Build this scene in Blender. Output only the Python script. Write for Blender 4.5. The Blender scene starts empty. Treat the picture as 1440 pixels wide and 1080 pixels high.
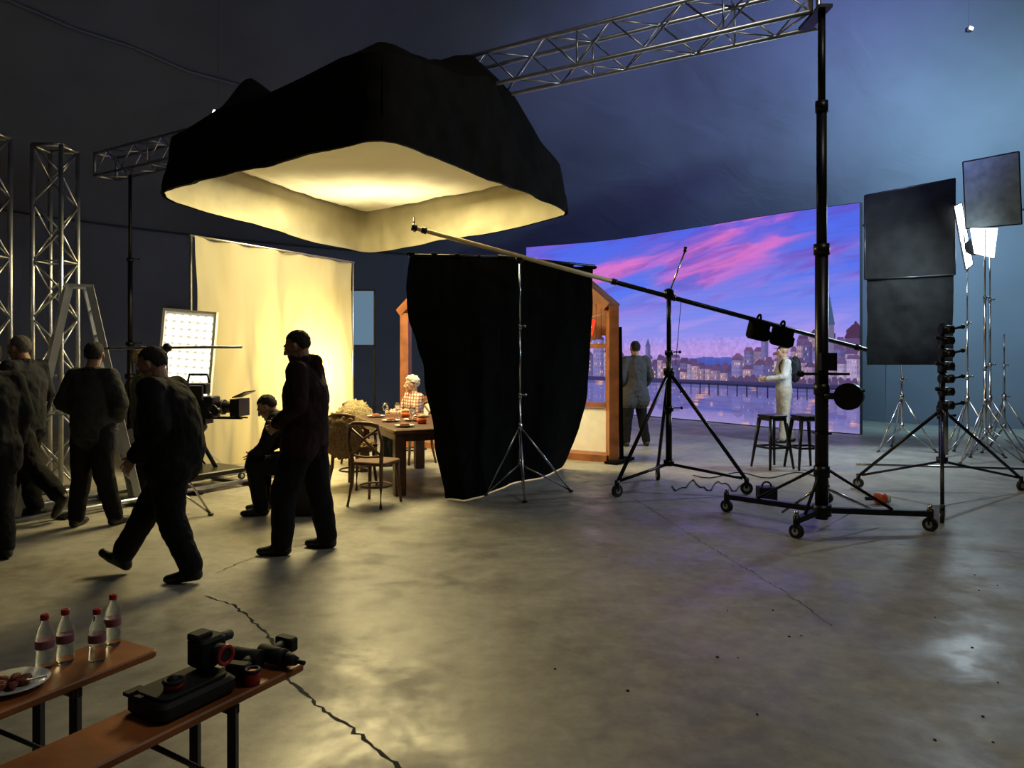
import bpy, math, random
import numpy as np
from mathutils import Vector, Matrix, noise as mnoise
from mathutils.geometry import delaunay_2d_cdt
random.seed(3); np.random.seed(3)
V=Vector
# ---------------- survey helpers: camera height 1.65 m, focal 1050 px, level horizon
F=1050.; HC=1.65
def W(px,py,d): return V(((px-720)*d/F, d, HC-(py-493)*d/F))
def G(px,py):
    d=HC*F/(py-493); return V(((px-720)*d/F,d,0))
scene=bpy.context.scene
scene.view_settings.view_transform='Standard'
def link(o): scene.collection.objects.link(o); return o
# ---------------- materials
def mat(name,c,r=.6,m=0,var=.2,scale=8,bump=0,emit=None,es=0,spec=.5,sheen=0,trans=0,ior=1.45,bscale=None):
    M=bpy.data.materials.new(name); M.use_nodes=True; nt=M.node_tree; N=nt.nodes; L=nt.links
    b=N['Principled BSDF']; tc=N.new('ShaderNodeTexCoord'); n=N.new('ShaderNodeTexNoise')
    n.inputs['Scale'].default_value=scale; n.inputs['Detail'].default_value=5
    L.new(tc.outputs['Object'],n.inputs['Vector'])
    cr=N.new('ShaderNodeValToRGB'); e=cr.color_ramp.elements
    e[0].position=.3; e[1].position=.7
    e[0].color=tuple(min(1,x*(1-var)) for x in c)+(1,); e[1].color=tuple(min(1,x*(1+var)) for x in c)+(1,)
    L.new(n.outputs['Fac'],cr.inputs['Fac']); L.new(cr.outputs['Color'],b.inputs['Base Color'])
    b.inputs['Roughness'].default_value=r; b.inputs['Metallic'].default_value=m
    b.inputs['Specular IOR Level'].default_value=spec; b.inputs['IOR'].default_value=ior
    if sheen: b.inputs['Sheen Weight'].default_value=sheen
    if trans: b.inputs['Transmission Weight'].default_value=trans
    if bump:
        n2=N.new('ShaderNodeTexNoise'); n2.inputs['Scale'].default_value=bscale or scale*2; n2.inputs['Detail'].default_value=6
        L.new(tc.outputs['Object'],n2.inputs['Vector'])
        bp=N.new('ShaderNodeBump'); bp.inputs['Strength'].default_value=bump; bp.inputs['Distance'].default_value=.05
        L.new(n2.outputs['Fac'],bp.inputs['Height']); L.new(bp.outputs['Normal'],b.inputs['Normal'])
    if emit:
        b.inputs['Emission Color'].default_value=tuple(emit)+(1,); b.inputs['Emission Strength'].default_value=es
    return M
M_black=mat('black_cloth',(.006,.006,.006),1,spec=.03,bump=.2,scale=5)
M_blackmetal=mat('black_metal',(.02,.02,.022),.35,.6)
M_chrome=mat('chrome_steel',(.5,.5,.5),.25,1,var=.1)
M_alu=mat('aluminium',(.55,.56,.58),.35,1,var=.15)
M_rubber=mat('rubber',(.012,.012,.012),.7)
M_wood=mat('bench_wood',(.34,.11,.028),.45,scale=3,var=.4,bump=.1)
M_dwood=mat('dark_wood',(.07,.03,.015),.45,var=.4)
M_chair=mat('bentwood',(.12,.055,.025),.45,var=.4)
M_set=mat('set_wood',(.24,.085,.035),.5,var=.35,scale=5,bump=.1)
M_cream=mat('cream_cloth',(.40,.37,.27),.9,bump=.2,scale=3,var=.08)
M_orange=mat('orange_plastic',(.7,.12,.02),.4)
M_red=mat('red_plastic',(.4,.02,.02),.35)
M_white=mat('white_paint',(.75,.75,.75),.5,var=.05)
M_glass=mat('clear_plastic',(.85,.93,1),.04,var=.02,trans=1,ior=1.2)
M_label=mat('label_red',(.3,.12,.16),.5)
M_fur=mat('sheepskin',(.24,.15,.07),1,var=.4,scale=40,bump=.8)
M_lfur=mat('light_sheepskin',(.45,.36,.2),1,var=.3,scale=40,bump=.8)
M_food=mat('food',(.25,.06,.03),.6,var=.6,scale=60,bump=.5)
M_ceramic=mat('ceramic',(.6,.6,.58),.2,var=.03)
M_grey=mat('grey_cloth',(.2,.24,.26),1,bump=.1,spec=.03)
def skin(c): return mat('skin',c,.5,var=.1,scale=20)
S_mid=skin((.33,.18,.12)); S_light=skin((.6,.36,.26))
M_eye=mat('eye_white',(.6,.6,.6),.2,var=.02); M_iris=mat('iris',(.05,.03,.02),.2)
def emis(name,c,s,samp=True):
    M=bpy.data.materials.new(name); M.use_nodes=True; nt=M.node_tree; nt.nodes.clear()
    e=nt.nodes.new('ShaderNodeEmission'); o=nt.nodes.new('ShaderNodeOutputMaterial')
    e.inputs[0].default_value=tuple(c)+(1,); e.inputs[1].default_value=s; nt.links.new(e.outputs[0],o.inputs[0])
    return M
# ---------------- mesh builder
def basis(d,up=V((0,0,1))):
    d=d.normalized()
    if abs(d.dot(up))>.98: up=V((0,1,0)) if abs(d.y)<.9 else V((1,0,0))
    a=d.cross(up).normalized(); b=a.cross(d).normalized(); return a,b
class MB:
    def __init__(s): s.v=[];s.f=[];s.m=[];s.sm=[];s.mats=[];s.cur=0
    def use(s,m):
        if m not in s.mats: s.mats.append(m)
        s.cur=s.mats.index(m); return s
    def add(s,vs,fs,smooth=False):
        o=len(s.v); s.v+= [tuple(x) for x in vs]
        for f in fs: s.f.append([i+o for i in f]); s.m.append(s.cur); s.sm.append(smooth)
    def rings(s,R,smooth=True,caps=True):
        n=len(R[0]); vs=[p for r in R for p in r]; fs=[]
        for k in range(len(R)-1):
            for i in range(n): j=(i+1)%n; fs.append([k*n+i,k*n+j,(k+1)*n+j,(k+1)*n+i])
        s.add(vs,fs,smooth)
        if caps:
            o=len(s.v)-len(vs)
            for f in ([o+i for i in range(n)][::-1],[o+(len(R)-1)*n+i for i in range(n)]):
                s.f.append(f); s.m.append(s.cur); s.sm.append(False)
    def cyl(s,a,b,r,r2=None,n=10):
        a=V(a);b=V(b); r2=r if r2 is None else r2; x,y=basis(b-a)
        s.rings([[c+x*(q*math.cos(t))+y*(q*math.sin(t)) for t in [2*math.pi*i/n for i in range(n)]] for c,q in ((a,r),(b,r2))])
    def tube(s,pts,r,n=8):
        pts=[V(p) for p in pts]; R=[]
        up=V((0,0,1))
        for i,p in enumerate(pts):
            d=pts[min(i+1,len(pts)-1)]-pts[max(i-1,0)]
            x,y=basis(d,up); q=r[i] if isinstance(r,(list,tuple)) else r
            R.append([p+x*(q*math.cos(t))+y*(q*math.sin(t)) for t in [2*math.pi*k/n for k in range(n)]])
        s.rings(R)
    def box(s,c,size,R=None):
        c=V(c); R=R or Matrix.Identity(3); h=[q/2 for q in size]
        vs=[c+R@V((x*h[0],y*h[1],z*h[2])) for z in(-1,1) for y in(-1,1) for x in(-1,1)]
        s.add(vs,[[0,2,3,1],[4,5,7,6],[0,1,5,4],[2,6,7,3],[0,4,6,2],[1,3,7,5]])
    def rbox(s,c,size,rad=.01,R=None,n=4):
        c=V(c); R=R or Matrix.Identity(3); hx,hy,hz=[q/2 for q in size]; P=[]
        for qx,qy,a0 in((1,1,0),(-1,1,90),(-1,-1,180),(1,-1,270)):
            for k in range(n+1):
                a=math.radians(a0+90*k/n); P.append((qx*(hx-rad)+rad*math.cos(a),qy*(hy-rad)+rad*math.sin(a)))
        def ring(z,sh): return [c+R@V((x*(1-sh/hx),y*(1-sh/hy),z)) for x,y in P]
        e=min(rad*.5,hz*.4)
        s.rings([ring(-hz,e),ring(-hz+e,0),ring(hz-e,0),ring(hz,e)],smooth=False)
    def bar(s,a,b,w,h,up=V((0,0,1))):
        a=V(a);b=V(b); x,y=basis(b-a,up)
        R=[[c+x*(i*w/2)+y*(j*h/2) for i,j in((-1,-1),(1,-1),(1,1),(-1,1))] for c in(a,b)]
        s.rings(R,smooth=False)
    def ell(s,c,rad,R=None,nu=18,nv=12,fn=None):
        c=V(c); R=R or Matrix.Identity(3)
        if not hasattr(rad,'__len__'): rad=(rad,)*3
        vs=[];fs=[]
        for j in range(nv+1):
            ph=math.pi*j/nv
            for i in range(nu):
                th=2*math.pi*i/nu; d=V((math.sin(ph)*math.cos(th),math.sin(ph)*math.sin(th),math.cos(ph)))
                k=fn(d) if fn else 1
                vs.append(c+R@V((d.x*rad[0]*k,d.y*rad[1]*k,d.z*rad[2]*k)))
        for j in range(nv):
            for i in range(nu): q=(i+1)%nu; fs.append([j*nu+i,(j+1)*nu+i,(j+1)*nu+q,j*nu+q])
        s.add(vs,fs,True)
    def cap(s,a,b,ra,rb=None,n=12):
        rb=ra if rb is None else rb; s.cyl(a,b,ra,rb,n); s.ell(a,ra,nu=n,nv=8); s.ell(b,rb,nu=n,nv=8)
    def grid(s,fn,nu,nv,smooth=True):
        vs=[fn(i/nu,j/nv) for j in range(nv+1) for i in range(nu+1)]
        s.add(vs,[[j*(nu+1)+i,j*(nu+1)+i+1,(j+1)*(nu+1)+i+1,(j+1)*(nu+1)+i] for j in range(nv) for i in range(nu)],smooth)
    def lathe(s,c,prof,n=24,R=None):
        c=V(c); R=R or Matrix.Identity(3)
        s.rings([[c+R@V((r*math.cos(2*math.pi*i/n),r*math.sin(2*math.pi*i/n),z)) for i in range(n)] for r,z in prof])
    def torus(s,c,ax,R,r,n=24,k=8):
        x,y=basis(V(ax)); ax=V(ax).normalized(); c=V(c); vs=[];fs=[]
        for i in range(n):
            t=2*math.pi*i/n; d=x*math.cos(t)+y*math.sin(t)
            for j in range(k):
                u=2*math.pi*j/k; vs.append(c+d*(R+r*math.cos(u))+ax*(r*math.sin(u)))
        for i in range(n):
            for j in range(k): a=(i+1)%n;b=(j+1)%k; fs.append([i*k+j,a*k+j,a*k+b,i*k+b])
        s.add(vs,fs,True)
    def wheel(s,c,ax,r=.06,w=.035):
        c=V(c); ax=V(ax).normalized(); s.use(M_rubber).cyl(c-ax*w/2,c+ax*w/2,r,n=18)
        s.use(M_chrome).cyl(c-ax*(w/2+.004),c+ax*(w/2+.004),r*.5,n=12)
    def mesh(s,name):
        me=bpy.data.meshes.new(name); me.from_pydata(s.v,[],s.f); me.update()
        for m in s.mats: me.materials.append(m)
        me.polygons.foreach_set('material_index',s.m); me.polygons.foreach_set('use_smooth',s.sm); return me
    def build(s,name,parent=None):
        A=np.array(s.v); lo=A.min(0);hi=A.max(0)
        o=V(((lo[0]+hi[0])/2,(lo[1]+hi[1])/2,lo[2])) if parent is None else parent.location.copy()
        s.v=[tuple(x) for x in (A-np.array(o))]
        ob=link(bpy.data.objects.new(name,s.mesh(name)))
        if parent: ob.parent=parent
        else: ob.location=o
        return ob
def empty(name,loc):
    e=link(bpy.data.objects.new(name,None)); e.location=loc; e.empty_display_size=.1; return e
def rotz(a): return Matrix.Rotation(math.radians(a),3,'Z')
def fbm(p,o=3):
    return mnoise.fractal(V(p),1.0,2.0,o)
def ss1(x): x=max(0,min(1,x)); return x*x*(3-2*x)
def remeshed(mb,name,voxel,smooth=4):
    me=bpy.data.meshes.new('tmp'); me.from_pydata(mb.v,[],mb.f); me.update()
    ob=link(bpy.data.objects.new('tmp',me))
    r=ob.modifiers.new('r','REMESH'); r.mode='VOXEL'; r.voxel_size=voxel
    sm=ob.modifiers.new('s','SMOOTH'); sm.factor=.5; sm.iterations=smooth
    dg=bpy.context.evaluated_depsgraph_get(); out=bpy.data.meshes.new_from_object(ob.evaluated_get(dg)); out.name=name
    bpy.data.objects.remove(ob); bpy.data.meshes.remove(me)
    out.materials.clear()
    out.polygons.foreach_set('use_smooth',[True]*len(out.polygons)); return out
# ---------------- PEOPLE
BASE=dict(pel=(0,0,.97),wai=(0,0,1.12),che=(0,0,1.33),nek=(0,-.01,1.51),hed=(0,.02,1.665),
 shL=(-.18,0,1.455),elL=(-.25,-.03,1.19),wrL=(-.25,.06,.95),shR=(.18,0,1.455),elR=(.25,-.03,1.19),wrR=(.25,.06,.95),
 hiL=(-.09,0,.92),knL=(-.1,.02,.5),anL=(-.11,-.02,.09),heL=(-.11,-.06,.042),toL=(-.13,.15,.03),
 hiR=(.09,0,.92),knR=(.1,.02,.5),anR=(.11,-.02,.09),heR=(.11,-.06,.042),toR=(.13,.15,.03))
SEAT=dict(pel=(0,0,.56),wai=(0,.0,.72),che=(0,.02,.92),nek=(0,.03,1.09),hed=(0,.06,1.24),
 shL=(-.18,.02,1.04),shR=(.18,.02,1.04),elL=(-.24,.12,.8),elR=(.24,.12,.8),wrL=(-.12,.36,.8),wrR=(.12,.36,.8),
 hiL=(-.09,.02,.53),hiR=(.09,.02,.53),knL=(-.12,.44,.52),knR=(.12,.44,.52),anL=(-.12,.42,.09),anR=(.12,.42,.09),
 heL=(-.12,.38,.042),heR=(.12,.38,.042),toL=(-.13,.6,.03),toR=(.13,.6,.03))
def hand(name,wr,fd,pn,td,sk,curl,s,par):
    fd=fd.normalized(); pn=(pn-fd*pn.dot(fd)).normalized(); td=(td-fd*td.dot(fd)-pn*td.dot(pn)).normalized()
    mb=MB(); R=[]
    for l,w,t in((-.03,.024,.02),(0,.026,.018),(.03,.036,.016),(.065,.041,.014),(.09,.038,.011)):
        c=wr+fd*(l*s); R.append([c+td*(w*s*math.cos(a))+pn*(t*s*math.sin(a)) for a in [2*math.pi*i/14 for i in range(14)]])
    mb.rings(R)
    for off,ln in((-.031,.06),(-.0105,.076),(.0105,.083),(.031,.074)):
        p=wr+fd*(.083*s)+td*(off*s); a=curl*.35; dd=fd+td*(off*3)
        for k,(fr,rr) in enumerate(((.45,.0085),(.3,.0078),(.25,.0068))):
            d=(dd.normalized()*math.cos(a)+pn*math.sin(a)).normalized()
            q=p+d*(ln*fr*s); mb.cap(p,q,rr*s,rr*.92*s,n=8); p=q; a+=curl*.6
    p=wr+fd*(.02*s)+td*(.022*s); d=(fd*.75+td*.7+pn*.25).normalized()
    q=p+d*(.045*s); mb.cap(p,q,.013*s,.0105*s,n=8); d2=(d+fd*.5+pn*.3*curl).normalized(); mb.cap(q,q+d2*(.032*s),.0105*s,.009*s,n=8)
    me=remeshed(mb,name,.0036*s,2); me.materials.append(sk)
    co=np.empty(len(me.vertices)*3); me.vertices.foreach_get('co',co); co=co.reshape(-1,3)-np.array(par.location)
    me.vertices.foreach_set('co',co.ravel()); ob=link(bpy.data.objects.new(name,me)); ob.parent=par
def head(c,R,s,sk,hairm,style,par,neckp,beard=False):
    mb=MB(); T=lambda x,y,z:c+R@V((x*s,y*s,z*s))
    mb.ell(T(0,-.01,.02),(.077*s,.094*s,.098*s),R); mb.ell(T(0,.025,-.04),(.06*s,.07*s,.08*s),R)
    mb.ell(T(0,.075,-.093),(.028*s,.022*s,.022*s),R); mb.cap(T(0,.09,.018),T(0,.113,-.02),.009*s,.013*s)
    mb.ell(T(-.011,.1,-.025),.009*s); mb.ell(T(.011,.1,-.025),.009*s)
    mb.cap(T(-.035,.078,.032),T(.035,.078,.032),.012*s,.012*s)
    mb.ell(T(-.038,.065,-.02),.022*s); mb.ell(T(.038,.065,-.02),.022*s)
    mb.ell(T(0,.09,-.05),(.024*s,.012*s,.006*s),R); mb.ell(T(0,.088,-.061),(.021*s,.012*s,.006*s),R)
    for q in(-1,1):
        mb.ell(T(q*.078,-.005,-.005),(.009*s,.02*s,.031*s),R@Matrix.Rotation(q*.3,3,'Z'))
    mb.cap(T(0,-.02,-.06),neckp,.056*s,.062*s)
    me=remeshed(mb,'head',.0055,2); me.materials.append(sk)
    co=np.empty(len(me.vertices)*3); me.vertices.foreach_get('co',co); co=co.reshape(-1,3)-np.array(par.location)
    me.vertices.foreach_set('co',co.ravel()); ob=link(bpy.data.objects.new('head',me)); ob.parent=par
    e=MB()
    for q in(-1,1):
        e.use(M_eye).ell(T(q*.031,.08,.01),.0135*s); e.use(M_iris).ell(T(q*.031,.0905,.01),(.006*s,.004*s,.006*s),R)
        e.use(hairm).cap(T(q*.018,.093,.032),T(q*.047,.083,.035),.004*s,.003*s)
    e.build('eyes',par)
    if style!='bald':
        h=MB().use(hairm); amp={'short':.06,'curly':.15,'cap':.0,'long':.03}[style]
        def fn(d):
            k=1+amp*fbm((d.x*5+c.x*3,d.y*5,d.z*5),4)
            if style=='cap':
                return k if d.z>.15 else .8
            k*=1-.2*ss1((d.y-.05)/.35)*ss1((.62-d.z)/.3)
            k*=1-.17*ss1((abs(d.x)-.4)/.2)*ss1((.1-d.z)/.2)*ss1((d.y+.4)/.25)
            k*=1-.12*ss1((-.65-d.z)/.2)
            return k
        g=1.12 if style=='curly' else .98
        h.ell(T(0,-.018,.03),(.087*s*g,.102*s*g,.1*s*g),R,44,32,fn)
        if style=='cap': h.lathe(T(0,.09,.045),[(.001,0),(.07*s,-.004),(.07*s,.004),(.001,.006)],R=R)
        if beard:
            h.ell(T(0,.045,-.075),(.06*s,.052*s,.048*s),R,24,16,lambda d:1+.05*fbm((d.x*6,d.y*6,d.z*6)))
        h.build('hair',par)
def person(name,loc,yaw,H=1.78,J={},base=BASE,top=None,pants=None,shoe=None,sk=S_mid,hair=None,style='short',
           hy=0,hp=0,bulk=1.,legb=1.1,coat=0,hood=False,collar=True,curl=.6,beard=False,belly=0,fold=.011,hs=1.03):
    s=H/1.78; j=dict(base); j.update(J); Rz=rotz(yaw); L=V(loc)
    P={k:L+Rz@(V(v)*s) for k,v in j.items()}
    par=empty(name,L); mb=MB(); seg=[]
    def lim(a,b,ra,rb,lab): mb.cap(a,b,ra*s,rb*s,14); seg.append((a,b,ra*s,rb*s,lab))
    wS=(P['shR']-P['shL']).normalized(); wH=(P['hiR']-P['hiL']).normalized()
    sp=[(P['pel']-(P['wai']-P['pel'])*.75,wH,.165,.135),(P['pel'],wH,.178,.14+belly*.7),(P['wai'],(wH+wS).normalized(),.168,.135+belly),
        (P['che'],wS,.18,.14+belly*.5),(P['che'].lerp(P['nek'],.62),wS,.165,.108),(P['nek'],wS,.075,.07)]
    R=[]
    for i,(c,w,a,b) in enumerate(sp):
        t=(sp[min(i+1,len(sp)-1)][0]-sp[max(i-1,0)][0]).normalized(); f=w.cross(t).normalized()*-1
        R.append([c+w*(a*bulk*s*math.cos(q))+f*(b*bulk*s*math.sin(q)) for q in [2*math.pi*k/24 for k in range(24)]])
    mb.rings(R)
    seg.append((P['wai'].lerp(P['pel'],1.35),P['che'],.16*s*bulk,.16*s*bulk,'top')); seg.append((P['che'],P['nek'],.14*s,.07*s,'top'))
    for q in'LR':
        lim(P['sh'+q],P['nek']-(P['nek']-P['che'])*.12,.07*bulk,.06,'top')
        lim(P['sh'+q],P['el'+q],.076*bulk,.062*bulk,'top'); lim(P['el'+q],P['wr'+q],.062*bulk,.046*bulk,'top')
        lim(P['hi'+q],P['kn'+q],.108*legb,.08*legb,'pants'); lim(P['kn'+q],P['an'+q]+V((0,0,.01)),.08*legb,.064*legb,'pants')
        h=P['he'+q]; t=P['to'+q]; ball=h.lerp(t,.62)
        mb.cap(P['an'+q],h,.04*s,.042*s); mb.cap(h,ball,.042*s,.043*s); mb.cap(ball,t,.043*s,.031*s)
        side=(t-h).cross(V((0,0,1))).normalized()*.012*s
        mb.cap(ball+side,t+side*.5,.036*s,.028*s); mb.cap(ball-side,t-side*.5,.036*s,.028*s)
        seg.append((P['an'+q],h,.045*s,.045*s,'shoe')); seg.append((h,t,.05*s,.04*s,'shoe'))
    if coat:
        for q in'LR':
            m=P['hi'+q].lerp(P['kn'+q],coat); lim(P['hi'+q],m,.13*bulk,.135*bulk,'top')
        m=P['hiL'].lerp(P['knL'],coat).lerp(P['hiR'].lerp(P['knR'],coat),.5); lim(P['pel'],m,.15*bulk,.13,'top')
    if hood:
        n=P['nek']; f=Rz@V((0,1,0))
        for k in range(8):
            a=math.pi*(k/7)*1.3-.45; c=n+wS*(.09*s*math.cos(a))-f*(.07*s*math.sin(a))+V((0,0,.025*s+.02*math.sin(a))); mb.ell(c,.042*s)
        lim(n-f*.1*s+V((0,0,.02*s)),n-f*.12*s-V((0,0,.08*s)),.06,.045,'top')
    elif collar:
        n=P['nek']
        for k in range(10):
            a=2*math.pi*k/10; mb.ell(n+wS*(.06*s*math.cos(a))+(Rz@V((0,1,0)))*(.055*s*math.sin(a))+V((0,0,.02*s)),.026*s)
    me=remeshed(mb,'body',.0095,6)
    nv=len(me.vertices); co=np.empty(nv*3); me.vertices.foreach_get('co',co); co=co.reshape(-1,3)
    no=np.empty(nv*3); me.vertices.foreach_get('normal',no); no=no.reshape(-1,3)
    disp=np.array([mnoise.fractal(V((x*8,y*8,z*6.)),1.,2.,3) for x,y,z in co]); disp2=np.array([mnoise.noise(V((x*20,y*20,z*20.))) for x,y,z in co])
    mask=np.clip((co[:,2]-.1)/.1,0,1)
    co=co+no*((disp*fold+disp2*fold*.4)*mask)[:,None]
    me.vertices.foreach_set('co',(co-np.array(L)).ravel())
    npoly=len(me.polygons); ce=np.empty(npoly*3); me.polygons.foreach_get('center',ce); ce=ce.reshape(-1,3)+np.array(L)
    best=np.full(npoly,1e9); lab=np.zeros(npoly,int); ids={'top':0,'pants':1,'shoe':2}
    for a,b,ra,rb,l in seg:
        a=np.array(a);b=np.array(b); ab=b-a; t=np.clip(((ce-a)@ab)/max(1e-9,ab@ab),0,1)
        d=np.linalg.norm(ce-(a+t[:,None]*ab),axis=1)-(ra+(rb-ra)*t); k=d<best; best[k]=d[k]; lab[k]=ids[l]
    for m in(top,pants,shoe): me.materials.append(m)
    me.polygons.foreach_set('material_index',lab.astype(np.int32)); me.update()
    ob=link(bpy.data.objects.new('body',me)); ob.parent=par
    HR=Rz@Matrix.Rotation(math.radians(hy),3,'Z')@Matrix.Rotation(math.radians(-hp),3,'X')
    head(P['hed'],HR,s*hs,sk,hair,style,par,P['nek'],beard)
    fw=Rz@V((0,1,0))
    for q,sg in(('L',-1),('R',1)):
        fd=(P['wr'+q]-P['el'+q]).normalized(); pn=Rz@V((-sg,0,0)); td=fw if abs(fd.z)>.6 else V((0,0,1))
        if abs(fd.dot(pn))>.8: pn=V((0,0,-1))
        hand('hand_'+q,P['wr'+q]+fd*.02,fd,pn,td,sk,curl,s,par)
    return par,P
C_blk=mat('black_jacket',(.008,.008,.009),.9,bump=.3,scale=6,spec=.2); C_dk=mat('dark_trousers',(.008,.008,.01),.9,bump=.3,scale=6,spec=.2)
C_red=mat('maroon_hoodie',(.022,.009,.01),.9,bump=.3,scale=6,spec=.2); C_gry=mat('grey_jacket',(.03,.031,.028),.85,bump=.3,scale=6,spec=.3)
C_nav=mat('navy_jacket',(.012,.014,.022),.85,bump=.3,scale=6,spec=.3)
C_suit=mat('charcoal_suit',(.05,.05,.06),.8,bump=.2,scale=6); C_shirt=mat('white_shirt',(.6,.58,.56),.8,bump=.2,scale=6)
C_bei=mat('beige_trousers',(.5,.43,.35),.8,bump=.2,scale=6); C_shoe=mat('black_shoes',(.008,.008,.008),.5)
H_dk=mat('dark_hair',(.015,.012,.01),.8,bump=.6,scale=60); H_wh=mat('white_hair',(.75,.72,.65),.7,bump=.8,scale=60)
H_gr=mat('grey_hair',(.12,.11,.1),.8,bump=.6,scale=60)
H_bl=mat('blond_hair',(.3,.19,.08),.8,bump=.8,scale=60); H_cap=mat('navy_cap',(.03,.035,.05),.7)
def plaid():
    M=mat('plaid_shirt',(.6,.55,.5),.85); N=M.node_tree.nodes; L=M.node_tree.links; b=N['Principled BSDF']
    w=[]
    for ax in'XZ':
        t=N.new('ShaderNodeTexWave'); t.bands_direction=ax; t.inputs['Scale'].default_value=7; w.append(t)
        L.new(N['Texture Coordinate'].outputs['Object'],t.inputs['Vector'])
    mx=N.new('ShaderNodeMath'); mx.operation='MULTIPLY'; L.new(w[0].outputs['Fac'],mx.inputs[0]); L.new(w[1].outputs['Fac'],mx.inputs[1])
    cr=N.new('ShaderNodeValToRGB'); e=cr.color_ramp.elements; e[0].position=.1;e[0].color=(.3,.12,.1,1);e[1].position=.35;e[1].color=(.6,.52,.42,1)
    L.new(mx.outputs[0],cr.inputs['Fac']); L.new(cr.outputs['Color'],b.inputs['Base Color']); return M
K=dict(pants=C_dk,shoe=C_shoe)
person('standing_man',(-1.70,6.15,0),84,1.82,dict(hed=(0,.07,1.645),nek=(0,.02,1.5),che=(0,0,1.32),
  elL=(-.25,-.04,1.19),elR=(.25,-.04,1.19),wrL=(-.13,.18,1.04),wrR=(.1,.2,1.04),
  knL=(-.12,.13,.5),anL=(-.14,.14,.09),heL=(-.14,.1,.042),toL=(-.16,.31,.03),
  knR=(.1,-.06,.5),anR=(.11,-.14,.09),heR=(.11,-.18,.042),toR=(.13,.03,.03)),top=C_red,hair=H_dk,hp=20,hood=True,bulk=1.16,beard=True,belly=.02,coat=.12,legb=1.3,**dict(K))
person('walking_man',(-2.47,5.42,0),88,1.72,dict(pel=(0,-.02,.95),wai=(0,.0,1.1),che=(0,.04,1.31),nek=(0,.09,1.47),hed=(0,.15,1.6),
  shL=(-.18,.06,1.42),shR=(.18,.06,1.42),elL=(-.27,-.04,1.16),wrL=(-.25,.14,.95),elR=(.25,.1,1.17),wrR=(.2,.28,1.0),
  hiL=(-.09,-.02,.9),hiR=(.09,-.02,.9),knR=(.1,.22,.52),anR=(.1,.42,.15),heR=(.1,.4,.062),toR=(.12,.6,.15),
  knL=(-.1,-.04,.49),anL=(-.11,-.2,.11),heL=(-.11,-.245,.06),toL=(-.13,-.03,.03)),top=C_blk,hair=H_dk,hp=25,bulk=1.32,belly=.035,coat=.15,legb=1.3,hs=1.08,**K)
person('crew_member',(-3.93,7.0,0),-8,1.72,dict(elL=(-.31,-.02,1.2),elR=(.31,-.02,1.2),wrL=(-.17,.14,1.04),wrR=(.17,.14,1.04),
  anL=(-.16,-.02,.09),heL=(-.16,-.06,.042),toL=(-.19,.15,.03),knL=(-.13,.02,.5),anR=(.16,.1,.09),heR=(.16,.06,.042),toR=(.19,.27,.03)),top=C_gry,hair=H_dk,bulk=1.2,legb=1.2,hy=30,**K)
person('crew_member',(-4.8,7.35,0),80,1.8,dict(hed=(0,.06,1.65),knR=(.1,.12,.5),knL=(-.1,-.16,.53),anL=(-.1,-.46,.27),heL=(-.1,-.52,.24),toL=(-.1,-.42,.06)),top=C_nav,hair=H_gr,hp=8,bulk=1.2,legb=1.25,**K)
person('crew_member',(-4.1,5.85,0),60,1.72,dict(elL=(-.24,.05,1.18),wrL=(-.15,.25,1.1)),top=C_blk,hair=H_dk,hp=10,bulk=1.25,coat=.25,legb=1.2,**K)
person('crew_member',(-4.15,8.4,0),-60,1.66,dict(elL=(-.22,.1,1.2),wrL=(-.1,.3,1.2),elR=(.22,.1,1.2),wrR=(.1,.3,1.2)),top=C_gry,hair=H_bl,style='curly',sk=S_light,**K)
person('seated_man',(-2.16,7.6,0),92,1.72,dict(wai=(0,.05,.71),che=(0,.15,.89),nek=(0,.24,1.03),hed=(0,.34,1.11),shL=(-.18,.2,.99),shR=(.18,.2,.99),
  elL=(-.22,.3,.72),elR=(.22,.3,.72),wrL=(-.08,.46,.62),wrR=(.08,.46,.62),anL=(-.14,.36,.09),heL=(-.14,.32,.042),toL=(-.16,.54,.03),
  anR=(.12,.4,.09),heR=(.12,.36,.042),toR=(.13,.58,.03)),base=SEAT,top=C_blk,hair=H_dk,hp=35,bulk=1.15,legb=1.2,**K)
_,PW=person('seated_woman',(-1.43,11.0,0),125,1.66,{},base=SEAT,top=plaid(),sk=S_light,hair=H_wh,style='curly',hy=-25,hp=8,**K)
person('man_in_suit',(2.13,12.9,0),12,1.80,dict(elR=(.25,-.04,1.19),wrR=(.2,.1,1.0),elL=(-.26,-.05,1.18),wrL=(-.2,.08,.98),
   knL=(-.13,.02,.5),anL=(-.17,-.02,.09),heL=(-.17,-.06,.042),toL=(-.2,.14,.03),knR=(.13,.02,.5),anR=(.19,-.02,.09),heR=(.19,-.06,.042),toR=(.23,.14,.03)),top=C_suit,hair=H_dk,coat=.35,bulk=1.15,**K)
pc,PC=person('man_with_cap',(4.88,13.4,0),85,1.76,dict(elL=(-.25,.06,1.2),wrL=(-.12,.32,1.16),elR=(.25,.06,1.2),wrR=(.12,.32,1.16),
   anL=(-.12,.06,.09),heL=(-.12,.02,.042),toL=(-.13,.23,.03),anR=(.12,-.16,.09),heR=(.12,-.2,.042),toR=(.13,.01,.03)),top=C_shirt,pants=C_bei,shoe=C_shoe,sk=S_light,hair=H_cap,style='cap')
b=MB().use(H_cap); b.ell(PC['che']+V((.2,0,0)),(.1,.15,.24),None,20,16,lambda d:1+.05*fbm((d.x*4,d.y*4,d.z*4))); b.torus(PC['che']+V((.02,-.12,.04)),(0,1,0),.15,.015); b.build('backpack',pc)

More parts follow.
